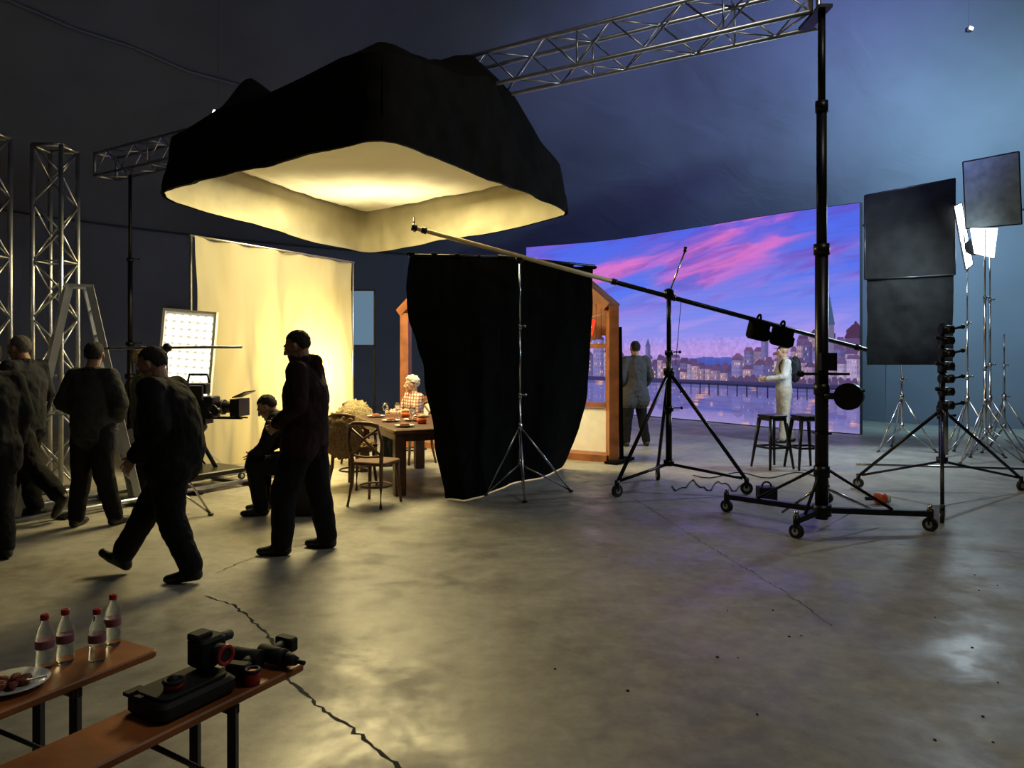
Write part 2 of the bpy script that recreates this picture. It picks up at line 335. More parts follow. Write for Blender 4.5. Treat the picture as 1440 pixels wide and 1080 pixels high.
# ---------------- ROOM
def catmull(pts,n,closed=True):
    out=[]; m=len(pts)
    for i in range(m):
        p0,p1,p2,p3=[V(pts[(i+k)%m]) for k in(-1,0,1,2)]
        for q in range(n):
            t=q/n; out.append(.5*((2*p1)+(p2-p0)*t+(2*p0-5*p1+4*p2-p3)*t*t+(3*p1-p0-3*p2+p3)*t**3))
    return out
ring=catmull([(-12.5,-3),(-13,4),(-12.5,10),(-10.5,16),(-6,21),(0,24),(5,22.2),(8.6,17.2),(12,14.6),(15,10),(15.5,3),(14,-3),(6,-5),(-6,-5)],8)
def tentmat():
    M=mat('tent_fabric',(.09,.1,.13),.95,var=.15,scale=.4,bump=.0,spec=.08); N=M.node_tree.nodes; L=M.node_tree.links
    tc=N['Texture Coordinate']; n=N.new('ShaderNodeTexNoise'); n.inputs['Scale'].default_value=.7; n.inputs['Detail'].default_value=4; n.inputs['Distortion'].default_value=1.0
    L.new(tc.outputs['Object'],n.inputs['Vector']); bp=N.new('ShaderNodeBump'); bp.inputs['Strength'].default_value=.2; bp.inputs['Distance'].default_value=.2
    L.new(n.outputs['Fac'],bp.inputs['Height']); L.new(bp.outputs['Normal'],N['Principled BSDF'].inputs['Normal']); return M
M_tent=tentmat(); n=len(ring); HW=4.6
def wallpiece(name,i0,i1):
    mb=MB().use(M_tent); k=i1-i0
    def fn(u,v):
        x=i0+u*k; a=ring[int(x)%n]; b=ring[(int(x)+1)%n]; p=a.lerp(b,x-int(x)); z=v*HW
        bl=.12*math.sin(v*math.pi)*(1+.5*math.sin(u*k*2))
        c=V((1,8)); q=p+(p-c).normalized()*bl
        return V((q.x,q.y,z))
    mb.grid(fn,k*2,8); return mb.build(name)
wallpiece('wall_left',0,24); wallpiece('wall_back',24,56); wallpiece('wall_right',56,88); wallpiece('wall_front',88,112)
mb=MB().use(M_tent)
def roof(u,v):
    x=u*n; a=ring[int(x)%n]; b=ring[(int(x)+1)%n]; p=a.lerp(b,x-int(x)); q=p.lerp(V((1,8)),v)
    sag=.12*abs(math.sin(u*math.pi*14))*math.sin(v*math.pi)
    return V((q.x,q.y,HW+7.4*v**.85-.0-sag*.9+.06*fbm((q.x*.8,q.y*.8,3))*min(1,v*8)*(1-v)))
mb.grid(roof,n*2,30); mb.build('ceiling')
mb=MB().use(M_blackmetal)
mb.tube([V((ring[i%n].x,ring[i%n].y,HW-.02))*1.0+ (V((1,8,0))-V((ring[i%n].x,ring[i%n].y,0))).normalized()*.12 for i in range(0,88)],.02); mb.build('trim_1')
mb=MB().use(M_tent)
mb.tube([roof(i/60,.3)-V((0,0,.05)) for i in range(6,21)],.03,6)
mb.tube([roof(i/60,.62)-V((0,0,.05)) for i in range(6,22)],.03,6)
mb.build('trim_2')
def floormat():
    M=bpy.data.materials.new('concrete'); M.use_nodes=True; nt=M.node_tree; N=nt.nodes; L=nt.links; b=N['Principled BSDF']
    tc=N.new('ShaderNodeTexCoord')
    def nz(s,d,dist=0):
        t=N.new('ShaderNodeTexNoise'); t.inputs['Scale'].default_value=s; t.inputs['Detail'].default_value=d; t.inputs['Distortion'].default_value=dist; t.inputs['Roughness'].default_value=.65; L.new(tc.outputs['Object'],t.inputs['Vector']); return t
    a=nz(.8,15,.3); f=nz(8,14,.2); sp=nz(35,4)
    cr=N.new('ShaderNodeValToRGB'); e=cr.color_ramp.elements; e[0].position=.38;e[0].color=(.185,.175,.15,1);e[1].position=.62;e[1].color=(.36,.345,.3,1)
    mx=N.new('ShaderNodeMix'); mx.data_type='FLOAT'; mx.inputs[0].default_value=.45; L.new(a.outputs['Fac'],mx.inputs[2]); L.new(f.outputs['Fac'],mx.inputs[3]); L.new(mx.outputs[0],cr.inputs['Fac'])
    sr=N.new('ShaderNodeValToRGB'); e=sr.color_ramp.elements; e[0].position=.27;e[0].color=(.5,.5,.5,1);e[1].position=.33;e[1].color=(1,1,1,1); L.new(sp.outputs['Fac'],sr.inputs['Fac'])
    m2=N.new('ShaderNodeMix'); m2.data_type='RGBA'; m2.blend_type='MULTIPLY'; m2.inputs[0].default_value=1; L.new(cr.outputs['Color'],m2.inputs[6]); L.new(sr.outputs['Color'],m2.inputs[7]); L.new(m2.outputs[2],b.inputs['Base Color'])
    g=nz(1.8,15,.2); rr=N.new('ShaderNodeMapRange'); rr.inputs[1].default_value=.38; rr.inputs[2].default_value=.62; rr.inputs[3].default_value=.3; rr.inputs[4].default_value=.58
    L.new(g.outputs['Fac'],rr.inputs[0]); L.new(rr.outputs[0],b.inputs['Roughness'])
    bp=N.new('ShaderNodeBump'); bp.inputs['Strength'].default_value=.2; bp.inputs['Distance'].default_value=.008; L.new(f.outputs['Fac'],bp.inputs['Height']); L.new(bp.outputs['Normal'],b.inputs['Normal'])
    return M
mb=MB().use(floormat()); mb.add([(-17,-7,0),(18,-7,0),(18,26,0),(-17,26,0)],[[0,1,2,3]]); mb.build('floor')
M_crack=mat('crack_dark',(.03,.03,.028),.9)
def crack(name,pts,w):
    mb=MB().use(M_crack); P=[]
    for a,b in zip(pts[:-1],pts[1:]):
        k=max(3,int((b-a).length/.035))
        for i in range(k): P.append(a.lerp(b,i/k)+V((random.uniform(-1,1)*.013,random.uniform(-1,1)*.013,0)))
    P.append(pts[-1]); vs=[];fs=[]
    for i,p in enumerate(P):
        q=w*random.uniform(.25,1.2); vs+= [p+V((-q,-q*.3,.0015)),p+V((q,q*.3,.0015))]
    for i in range(len(P)-1): fs.append([2*i,2*i+1,2*i+3,2*i+2])
    mb.add(vs,fs); mb.build(name)
crack('floor_crack',[G(290,838),G(330,852),G(368,885),G(385,908),G(408,958),G(450,995),G(490,1020),G(520,1045),G(570,1085),G(600,1130)],.01)
crack('floor_crack',[G(305,806),G(340,790),G(430,765)],.005)
crack('floor_crack',[G(1000,735),G(1120,748),G(1250,765),G(1440,778)],.004)
crack('floor_crack',[G(890,700),G(1000,770),G(1100,830),G(1170,880)],.003)
mb=MB().use(M_crack)
for _ in range(18):
    c=G(random.uniform(760,1430),random.uniform(780,1060)); r=random.uniform(.003,.01)
    mb.ell(c+V((0,0,.002)),(r,r*1.3,.003),nu=8,nv=4)
mb.build('floor_debris')

# ---------------- LED WALL
def smooth_path(p,m):
    q=[p[0]]+p+[p[-1]]; out=[]
    for i in range(len(p)-1):
        p0,p1,p2,p3=[V(x) for x in q[i:i+4]]
        for k in range(m): t=k/m; out.append(.5*((2*p1)+(p2-p0)*t+(2*p0-5*p1+4*p2-p3)*t*t+(3*p1-p0-3*p2+p3)*t**3))
    out.append(V(p[-1])); return out
path=smooth_path([(.4,20.9),(2.45,19.65),(4.15,17.75),(5.6,15.85),(6.8,14.6)],20)
seglen=np.concatenate([[0],np.cumsum([(b-a).length for a,b in zip(path[:-1],path[1:])])]); LT=seglen[-1]
NU,NV=820,370; ZT=4.54
ss=np.linspace(0,LT,NU+1); xs=np.interp(ss,seglen,[p.x for p in path]); ys=np.interp(ss,seglen,[p.y for p in path])
zz=np.linspace(0.02,ZT,NV+1)
def vnoise(x,y,seed):
    xi=np.floor(x).astype(int); yi=np.floor(y).astype(int); fx=x-xi; fy=y-yi; fx=fx*fx*(3-2*fx); fy=fy*fy*(3-2*fy)
    def h(a,b):
        q=np.sin(a*127.1+b*311.7+seed*74.7)*43758.5453; return q-np.floor(q)
    return (h(xi,yi)*(1-fx)+h(xi+1,yi)*fx)*(1-fy)+(h(xi,yi+1)*(1-fx)+h(xi+1,yi+1)*fx)*fy
def fb(x,y,seed,o=5):
    r=0;a=.5
    for k in range(o): r=r+a*vnoise(x*2**k,y*2**k,seed+k); a*=.5
    return r
S,Z=np.meshgrid(ss/LT*9.15,zz)
cx=np.interp(S,[0,2.45,5,7.6,9.15],[740,860,960,1100,1210])
col=np.zeros(S.shape+(3,))
def c3(r,g,b): return np.array([(r/255)**2.2,(g/255)**2.2,(b/255)**2.2])
def mix(a,b,t): t=np.clip(t,0,1)[...,None]; return a*(1-t)+b*t
def sst(x): x=np.clip(x,0,1); return x*x*(3-2*x)
t=(Z-1.3)/3.2
col=mix(c3(158,142,222),c3(115,130,228),t/.4); col=mix(col,c3(88,92,212),(t-.4)/.6)
wx=S*.42-Z*.35; wy=Z*1.9-.22*S
wrp=fb(wx*1.5,wy*1.2,9)
cl=fb(wx*1.1+wrp*1.3,wy*1.3+wrp*1.1,2,8)
cl2=fb(wx*2.6+3+wrp*2,wy*2.6+5+wrp,14,7)
band=sst((Z-2.2)/1.1)
col=mix(col,c3(190,105,200),sst((cl-.38)*2.8)*band*.75)
col=mix(col,c3(228,118,190),sst((cl-.50)*4)*band*(.35+.6*cl2))
col=mix(col,c3(95,75,180),sst((cl2-.46)*3.0)*band*.6)
col=mix(col,c3(70,110,240),sst((.45-cl)*4)*band*.6)
col=mix(col,c3(180,150,230),sst((cl2-.42)*3)*np.clip(1-abs(Z-2.1)/.7,0,1)*.5)
col=mix(col,c3(205,148,208),np.clip(1-abs(Z-1.6)/.4,0,1)*.5)
mt=1.42+.2*fb(S*1.1,S*0+.5,21,4)+.14*np.exp(-((cx-1010)/40.)**2)-.1
mk=(Z<mt); col[mk]=mix(np.broadcast_to(c3(60,85,175),S.shape+(3,)),c3(35,55,135),(mt-Z)/.3)[mk]
m2=1.28+.16*fb(S*2.5,S*0+7.5,31,4); mk=(Z<m2-.03); col[mk]=c3(30,40,90)
rs=np.random.RandomState(7)
def bld(x0,x1,z0,z1,c,roof=None,win=True,litp=.25):
    m=(cx>=x0)&(cx<=x1)&(Z>=z0)&(Z<=z1); col[m]=c
    sd=m&(cx>x1-(x1-x0)*.3); col[sd]=c*.6
    if roof is not None:
        rh=rs.uniform(.06,.15); xm=(x0+x1)/2; m2=(Z>z1)&(Z<z1+rh*np.minimum(1,rs.uniform(1.3,3)*(1-abs(cx-xm)/((x1-x0)/2+1.0)))); col[m2]=roof*rs.uniform(.6,1.3)
    if win:
        ww=rs.uniform(2.4,3.6); wh=rs.uniform(.085,.12); wxx=((cx-x0)/ww); wzz=((Z-z0)/wh)
        m3=m&((wxx%1)>.4)&((wxx%1)<.8)&((wzz%1)>.3)&((wzz%1)<.75)
        q=np.sin(np.floor(wxx)*12.98+np.floor(wzz)*78.2+x0)*437.5; q=q-np.floor(q)
        col[m3]=col[m3]*.5; col[m3&(q<litp)]=c3(240,180,120)
pal=[c3(165,148,185),c3(120,112,165),c3(180,148,165),c3(95,95,150),c3(145,120,145),c3(75,75,130)]
x=742.
while x<872:
    w=rs.uniform(10,24); bld(x,x+w,.5,1.45+rs.uniform(-.1,.5),pal[rs.randint(6)],c3(80,55,90)); x+=w
for zb,zo,dk in((1.0,.1,.55),(.85,0,.8)):
    x=872.
    while x<1030:
        w=rs.uniform(6,15); bld(x,x+w,zb,1.12+zo+rs.uniform(0,.22)*(1.4 if x>1010 or x<975 else .5),pal[rs.randint(6)]*dk,c3(75,50,85)); x+=w
for zb,zo,dk in((1.1,.15,.7),(.92,0,1)):
    x=1026.+zb*3
    while x<1118:
        w=rs.uniform(8,18); bld(x,x+w,zb,1.28+zo+rs.uniform(-.05,.22),pal[rs.randint(6)]*dk,c3(90,58,85)); x+=w
for zb,zo,dk in((1.3,.42,.65),(1.1,.2,.8),(.92,-.06,1)):
    x=1116.+zb*3
    while x<1208:
        w=rs.uniform(9,20); bld(x,x+w,zb,1.36+zo+rs.uniform(0,.2),pal[rs.randint(6)]*dk,c3(80,58,90)); x+=w
def tower(xc,hw,z0,zb,zt,c,rc):
    m=(abs(cx-xc)<hw)&(Z>z0)&(Z<zb); col[m]=c; col[m&(cx>xc)]=c*.65; m=(Z>=zb)&(Z<zt)&(abs(cx-xc)<hw*1.15*(zt-Z)/(zt-zb)); col[m]=rc
tower(1168,7,1.6,2.16,2.78,c3(130,120,155),c3(65,85,120)); tower(1075,5,1.5,1.88,2.08,c3(100,95,150),c3(60,70,120)); tower(913,3,1.2,1.75,1.95,c3(90,90,140),c3(60,70,120))
m=(((Z-1.9)/.45)**2+((cx-1202)/14)**2<1.1-1.2*fb(S*7,Z*7,5)); col[m]=c3(75,52,80)
for tx in range(1032,1206,9):
    m=(((Z-1.0)/.15)**2+((cx-tx)/7.)**2<1.15-1.3*fb(S*9+tx,Z*9,6)); col[m]=c3(68,48,72)
lowm=(Z<1.95)
tex=.72+.6*fb(S*14,Z*14,41,4)
col[lowm]=(col*tex[...,None])[lowm]
col=mix(col,c3(150,135,205),np.clip((Z<1.9)*.14,0,1))
m=(Z<.97)&(Z>.86); col[m]=c3(60,55,95)
m=(Z<.9)&(Z>.84)&(cx>930); col[m]=c3(45,45,75)
wm=Z<.86
ref=col[np.clip(np.searchsorted(zz,(1.75-zz)*1.0),0,NV)]
rip=vnoise(S*3,Z*60,8)
wcol=mix(ref*.75,c3(110,108,180),.4+.45*rip)
wcol=mix(wcol,c3(255,175,120),np.clip((vnoise(S*7,Z*5,12)-.7)*5,0,1)*np.clip((rip-.3)*2,0,1)*.8)
col[wm]=wcol[wm]
m=((cx%14)<1.6)&(Z<.9)&(Z>.62)&(cx>930)&(cx<1140); col[m]=c3(35,35,60)
col=mix(col,c3(160,150,200),np.clip((.3-Z)/.3,0,1)*.5)
col*= (1-.05*((Z/.1%1)<.15))[...,None]
verts=np.stack([np.broadcast_to(xs,S.shape),np.broadcast_to(ys,S.shape),Z],-1).reshape(-1,3)
ii=np.arange(NU); jj=np.arange(NV); I,J=np.meshgrid(ii,jj); q=(J*(NU+1)+I).ravel()
faces=np.stack([q,q+1,q+NU+2,q+NU+1],1)
me=bpy.data.meshes.new('screen'); me.from_pydata(verts.tolist(),[],faces.tolist()); me.update()
ca=me.color_attributes.new('Col','FLOAT_COLOR','POINT'); ca.data.foreach_set('color',np.concatenate([np.clip(col,0,1),np.ones(S.shape+(1,))],-1).astype(np.float32).ravel())
M=bpy.data.materials.new('led_screen'); M.use_nodes=True; nt=M.node_tree; nt.nodes.clear()
at=nt.nodes.new('ShaderNodeAttribute'); at.attribute_name='Col'; em=nt.nodes.new('ShaderNodeEmission'); ou=nt.nodes.new('ShaderNodeOutputMaterial')
nt.links.new(at.outputs['Color'],em.inputs[0]); em.inputs[1].default_value=1.08; nt.links.new(em.outputs[0],ou.inputs[0])
me.materials.append(M); led=empty('led_video_wall',(3.6,17.8,0)); ob=link(bpy.data.objects.new('screen',me)); ob.parent=led; ob.location=-led.location
mb=MB().use(M_blackmetal)
P=[V((p.x,p.y,0)) for p in path]
for a,b in zip(P[:-1],P[1:]):
    d=(b-a).normalized(); nn=V((-d.y,d.x,0)); mb.box((a+b)/2+nn*.08+V((0,0,ZT/2)),((b-a).length*1.03,.12,ZT+.03),Matrix((( d.x,nn.x,0),(d.y,nn.y,0),(0,0,1))))
mb.build('back_panel',led)

# ---------------- TRUSS
def truss(name,A,B,s,up=V((0,0,1)),rc=.025,rw=.011):
    A=V(A);B=V(B); d=B-A; Ln=d.length; x,y=basis(d,up); mb=MB().use(M_alu); k=max(1,round(Ln/s/1.0)); c=[(-1,-1),(1,-1),(1,1),(-1,1)]
    pt=lambda i,t:A+d*t+x*(c[i][0]*s/2)+y*(c[i][1]*s/2)
    for i in range(4): mb.cyl(pt(i,0),pt(i,1),rc,n=10)
    for f in range(4):
        g=(f+1)%4
        for q in range(k):
            a,b=(f,g) if (q+f)%2 else (g,f); mb.cyl(pt(a,q/k),pt(b,(q+1)/k),rw,n=6)
            if q%4==0: mb.cyl(pt(f,q/k),pt(g,q/k),rw,n=6)
        mb.cyl(pt(f,1),pt(g,1),rc,n=8); mb.cyl(pt(f,0),pt(g,0),rc,n=8)
    return mb.build(name)
truss('lighting_truss',(-7.4,13.6,5.0),(2.88,7.11,5.0),.4)
truss('truss_tower',(-5.35,8.75,0.02),(-5.35,8.75,4.02),.33,V((0,1,0)))
truss('truss_tower',(-5.72,8.1,0.02),(-5.72,8.1,4.0),.33,V((0,1,0)))
# ---------------- OVERHEAD SOFTBOX
N0=V((-1.2,6.93));R0=V((.78,10.6));L0=V((-4.34,9.27));F0=V((-2.73,13.75)); ZB=3.6
def bil(u,v): return N0*(1-u)*(1-v)+R0*u*(1-v)+L0*(1-u)*v+F0*u*v
def bilr(u,v,n=18):
    a=2*u-1;b=2*v-1; m=max(abs(a),abs(b),1e-6); r=(abs(a/m)**n+abs(b/m)**n)**(1/n); k=1/(1+(r-1)*m**4)
    return bil(.5+a*k/2,.5+b*k/2)
ctrl=[(0,0,4.45),(1,0,4.2),(0,1,4.26),(1,1,4.3),(.1,.1,4.80),(.3,.1,4.88),(.5,.08,5.22),(.62,.04,4.98),(.72,.02,4.68),(.86,.02,4.36),
 (.1,.32,4.58),(.1,.45,4.5),(.1,.6,4.66),(.12,.71,5.03),(.1,.78,4.58),(.08,.88,4.38),
 (0,.3,4.44),(0,.5,4.38),(0,.7,4.4),(0,.15,4.5),(0,.85,4.3),(.15,0,4.55),(.35,0,4.66),(.5,0,4.86),(.62,0,4.78),(.8,0,4.4),
 (.5,.3,5.27),(.5,.55,5.27),(.5,.8,5.27),(.5,1,5.0),(.8,.5,4.6),(1,.5,4.3),(.3,.4,4.85),(.3,.7,4.85),(.25,1,4.4),(.75,1,4.4),(.75,.2,4.8),(.75,.8,4.6)]
dt=delaunay_2d_cdt([V((a,b)) for a,b,z in ctrl],[],[],0,1e-5); DV,_,DF=dt[0],dt[1],dt[2]; DO=dt[3]
DZ=[ctrl[o[0]][2] for o in DO]
def ztop0(u,v):
    for f in DF:
        a,b,c=[DV[i] for i in f]; den=(b.y-c.y)*(a.x-c.x)+(c.x-b.x)*(a.y-c.y)
        if abs(den)<1e-9: continue
        l1=((b.y-c.y)*(u-c.x)+(c.x-b.x)*(v-c.y))/den; l2=((c.y-a.y)*(u-c.x)+(a.x-c.x)*(v-c.y))/den; l3=1-l1-l2
        if min(l1,l2,l3)>-1e-4: return l1*DZ[f[0]]+l2*DZ[f[1]]+l3*DZ[f[2]]
    return 4.4
def ztop(u,v):
    z=0;h=.015; cl_=lambda x:min(1,max(0,x))
    for a,b in((0,0),(h,0),(-h,0),(0,h),(0,-h)): z+=ztop0(cl_(u+a),cl_(v+b))
    return z/5
sbx=empty('overhead_softbox',(-1.9,10.2,ZB))
mb=MB().use(mat('softbox_black_cloth',(.014,.013,.012),1,spec=.05,bump=.3,scale=4))
def tp(u,v):
    p=bilr(u,v); e=min(u,v,1-u,1-v); return V((p.x,p.y,ztop(u,v)+.03*fbm((p.x*2.5,p.y*2.5,0))*min(1,e*10)))
mb.grid(tp,56,56)
def per(t):
    t=t%4
    if t<1: return (t,0)
    if t<2: return (1,t-1)
    if t<3: return (3-t,1)
    return (0,4-t)
cen=bil(.5,.5)
def skirt(inset,ztopf,zb,flare=.12):
    def fn(s,v):
        t=s*4
        u0,v0=per(t); p=bilr(u0,v0); q=p+(p-cen).normalized()*((flare*(1-v))-inset)
        zt=ztopf(u0,v0); wob=.03*math.sin(s*47+2*v)+.07*fbm((s*34,v*2,1)); q=q+(p-cen).normalized()*wob*(1-v)*.9*(1 if v>.02 else .6)
        zl=zb+.012*fbm((s*22,0,5))
        if 1<t<3: zl-=.13*math.sin(math.pi*(t-1)/2)**.8+.03*abs(math.sin(t*6))
        return V((q.x,q.y,zl+(zt-zl)*v))
    return fn
mb.grid(skirt(0,lambda u,v:tp(u,v).z,ZB),280,16); mb.build('black_skirt',sbx)
def lampcloth():
    M=bpy.data.materials.new('diffusion_cloth'); M.use_nodes=True; nt=M.node_tree; N=nt.nodes; L=nt.links; b=N['Principled BSDF']
    b.inputs['Base Color'].default_value=(.45,.42,.3,1); b.inputs['Roughness'].default_value=.9
    tc=N.new('ShaderNodeTexCoord'); mp=N.new('ShaderNodeMapping'); mp.inputs['Location'].default_value=(.3,-1.4,0); g=N.new('ShaderNodeVectorMath'); g.operation='LENGTH'
    L.new(tc.outputs['Object'],mp.inputs['Vector']); 
    sc=N.new('ShaderNodeVectorMath'); sc.operation='MULTIPLY'; sc.inputs[1].default_value=(.8,.9,0); L.new(mp.outputs[0],sc.inputs[0]); L.new(sc.outputs[0],g.inputs[0])
    r=N.new('ShaderNodeMapRange'); r.interpolation_type='SMOOTHERSTEP'; r.inputs[1].default_value=0; r.inputs[2].default_value=1.7; r.inputs[3].default_value=2.4; r.inputs[4].default_value=.1; L.new(g.outputs['Value'],r.inputs[0])
    b.inputs['Emission Color'].default_value=(1,.82,.38,1); L.new(r.outputs[0],b.inputs['Emission Strength']); return M
mb=MB().use(lampcloth()); 
def dif(u,v):
    u=.02+.96*u; v=.02+.96*v; p=bilr(u,v); return V((p.x,p.y,4.16-.1*math.sin(u*math.pi)*math.sin(v*math.pi)-.04*math.sin(u*math.pi*3)*math.sin(v*math.pi*2)+.03*fbm((p.x*2,p.y*2,0))))
mb.grid(dif,40,40); mb.build('diffuser',sbx)
mb=MB().use(M_cream); mb.grid(skirt(.05,lambda u,v:4.22,ZB+.0),280,12); mb.build('lining',sbx)
mb=MB().use(M_alu)
for k in range(4):
    a=bil(*per(k+.03));b=bil(*per(k+.97)); a=cen.lerp(a,.97); b=cen.lerp(b,.97); mb.cyl((a.x,a.y,4.22),(b.x,b.y,4.22),.025)
mb.build('frame_pipes',sbx)

# ---------------- CURTAIN
M_cur=bpy.data.materials.new('muslin'); M_cur.use_nodes=True; nt=M_cur.node_tree; b=nt.nodes['Principled BSDF']; o=nt.nodes['Material Output']
tr=nt.nodes.new('ShaderNodeBsdfTranslucent'); tr.inputs[0].default_value=(.85,.77,.5,1); mx=nt.nodes.new('ShaderNodeMixShader'); mx.inputs[0].default_value=.5
nz=nt.nodes.new('ShaderNodeTexNoise'); nz.inputs['Scale'].default_value=3; bp=nt.nodes.new('ShaderNodeBump'); bp.inputs['Strength'].default_value=.3; bp.inputs['Distance'].default_value=.05
nt.links.new(nz.outputs['Fac'],bp.inputs['Height']); nt.links.new(bp.outputs[0],b.inputs['Normal'])
b.inputs['Base Color'].default_value=(.42,.39,.29,1); b.inputs['Roughness'].default_value=.9
nt.links.new(b.outputs[0],mx.inputs[1]); nt.links.new(tr.outputs[0],mx.inputs[2]); nt.links.new(mx.outputs[0],o.inputs[0])
A=V((-4.28,10.0));B=V((-2.79,13.0)); dn=V((.89,-.45))
mb=MB().use(M_cur)
def cur(u,v):
    p=A.lerp(B,u*(1-.0)+.05*(1-v)*(1-u)); w=.04*math.sin(u*30+v*2)+.12*fbm((u*6,v*1.5,2)); w*=(.5+.5*(1-v))
    q=p+dn*w; return V((q.x,q.y,.02+(3.17-.02*abs(math.sin(u*16)))*v))
mb.grid(cur,110,40); 
mb.use(M_alu).cyl((A.x-.02,A.y-.04,3.19),(B.x+.03,B.y+.06,3.19),.015)
for e in((A.x-.09,A.y+.16),(B.x-.02,B.y+.2)):
    mb.cyl((e[0],e[1],.02),(e[0],e[1],3.22),.018)
    for a in(30,150,270): mb.cyl((e[0],e[1],.5),(e[0]+.45*math.cos(math.radians(a)),e[1]+.45*math.sin(math.radians(a)),.02),.012)
mb.build('muslin_backdrop')
# ---------------- LAMP BANK
mb=MB(); c=W(264,500,9.3); Rr=rotz(10)@Matrix.Rotation(.08,3,'Y')
mb.use(M_white).box(c,(.58,.06,1.06),Rr)
for x in(-.3,.3): mb.box(c+Rr@V((x,-.02,0)),(.03,.12,1.12),Rr)
for z in(-.55,.55): mb.box(c+Rr@V((0,-.02,z)),(.63,.12,.03),Rr)
ME=emis('lamp_cell',(1,.92,.66),3)
for i in range(6):
    for k in range(11): mb.use(ME).rbox(c+Rr@V((-.23+.092*i,-.04,-.46+.092*k)),(.078,.03,.078),.03,Rr)
mb.use(M_blackmetal).cyl((c.x,c.y+.06,.3),(c.x,c.y+.06,1.1),.02)
for a in(30,150,270): mb.cyl((c.x,c.y+.06,.5),(c.x+.3*math.cos(math.radians(a)),c.y+.06+.3*math.sin(math.radians(a)),.015),.013)
mb.build('lamp_bank')

# ---------------- STANDS
def tripod(mb,base,ztop,feet,zc,zb,rp=.018,mt=M_chrome,wheels=True,wr=.05,rl=.014,secs=3,rt=None):
    b=V((base[0],base[1],0)); h=wr*2+.02 if wheels else .012
    mb.use(mt); z=zb; rt=rt or rp*.55
    for k in range(secs):
        z2=zb+(ztop-zb)*(k+1)/secs; r=rp+(rt-rp)*k/max(1,secs-1); mb.cyl(b+V((0,0,z)),b+V((0,0,z2)),r)
        if k<secs-1: mb.cyl(b+V((0,0,z2-.04)),b+V((0,0,z2+.02)),r*1.5); mb.cyl(b+V((0,0,z2)),b+V((r*4,0,z2)),.008); mb.ell(b+V((r*4,0,z2)),.018)
        z=z2
    mb.cyl(b+V((0,0,zc-.05)),b+V((0,0,zc+.04)),rp*1.7); mb.cyl(b+V((0,0,zb-.02)),b+V((0,0,zb+.05)),rp*1.7)
    for f in feet:
        f=V((f[0],f[1],0)); mb.use(mt).cyl(b+V((0,0,zc)),f+V((0,0,h)),rl)
        mb.cyl(b+V((0,0,zb)),f.lerp(b,.05)+V((0,0,h+.02)),rl*.8)
        if wheels:
            mb.cyl(f+V((0,0,h+.03)),f+V((0,0,wr)),rl*1.3); d=(f-b).normalized(); mb.wheel(f+V((0,0,wr)),d.cross(V((0,0,1))),wr)
        else: mb.use(M_rubber).ell(f+V((0,0,.014)),(.03,.03,.014))
mb=MB().use(M_black)
tops=[(577,357,8.35),(700,362,8.9),(834,376,9.35)]; bots=[(626,702,8.27),(650,706,8.2),(680,702,8.4),(718,682,9.2),(760,674,9.65),(790,658,10.4)]
def ipt(L,u):
    k=u*(len(L)-1); i=min(int(k),len(L)-2); return L[i].lerp(L[i+1],k-i)
tw=[W(*x) for x in tops]; bw=[V((W(*x).x,x[2],.015)) for x in bots]
def flag(u,v):
    t=ipt(tw,u); b=ipt(bw,u); s=1-v; e=s**(1.3+3.2*u); ey=s**1.3
    p=V((t.x+(b.x-t.x)*e,t.y+(b.y-t.y)*ey,t.z+(b.z-t.z)*s))
    if u<.5: p.x-=.09*math.sin(math.pi*min(1,s*2.2))*(1-2*u)*(s<.4545)
    f=.02*math.sin(u*23+1.5*s)*s+.10*fbm((u*3,s*1.3,4))*min(1,s*3)+.01*fbm((u*15,s*3,1))+.18*math.sin(math.pi*u)*math.sin(math.pi*min(1,s*1.1))
    p.y-=f; p.x+=.03*fbm((0,s*4,u>.5))
    if v>.97: p.z+=.012*math.sin(u*40)
    return p
mb.grid(flag,120,60)
mb.use(M_blackmetal).cyl(W(574,359,8.33),W(700,360,8.88),.016); mb.cyl(W(700,360,8.88),W(836,374,9.33),.016)
for z in range(9):
    p=ipt(tw,z/8); mb.use(M_black).ell(p+V((0,0,.0)),(.05,.03,.025))
fl=mb.build('black_floppy_flag')
mb=MB(); c=W(731,493,8.6); tripod(mb,(c.x,c.y),W(731,362,8.6).z,[(W(683,0,8.5).x,8.5),(W(803,0,8.7).x,8.7),(c.x+.05,8.1+.0)],.78,.35,.016,wheels=False,rl=.012,secs=3,rt=.012)
mb.use(M_blackmetal).ell(W(731,364,8.6),(.05,.05,.05)); mb.build('c_stand')
# boom stand
mb=MB(); c=(1.87,8.9); f1=G(868,699);f2=G(925,675);f3=G(1050,695)
tripod(mb,c,2.3,[(f1.x,f1.y),(f2.x,f2.y),(f3.x,f3.y)],1.4,.3,.038,M_blackmetal,True,.07,.022,3,.028)
a=V((-1.1,8.4,3.03)); e=V((4.36,9.2,1.66)); pv=V((1.86,8.86,2.32))
mb.use(M_blackmetal).ell(pv,(.07,.06,.07)); mb.cyl(pv-V((0,.08,0)),pv+V((0,.08,0)),.045)
M_yel=mat('boom_lit_yellow',(.75,.6,.32),.6,.1,var=.1)  # warm light on the boom's left part is put into this base colour
mb.use(M_yel).cyl(a,a.lerp(e,.42),.026); mb.use(M_blackmetal).cyl(a.lerp(e,.42),e,.028)
for t in(0,.02,.42,.55,.8,.98): mb.cyl(a.lerp(e,t)-(e-a).normalized()*.03,a.lerp(e,t)+(e-a).normalized()*.03,.037)
mb.use(M_chrome).ell(a,(.03,.03,.05)); mb.cyl(a,a+V((0,0,.12)),.01)
mb.cyl(pv,pv+V((.19,0,.5)),.01); mb.use(M_blackmetal).cyl(pv+V((.19,0,.5)),pv+V((.2,0,.56)),.02)
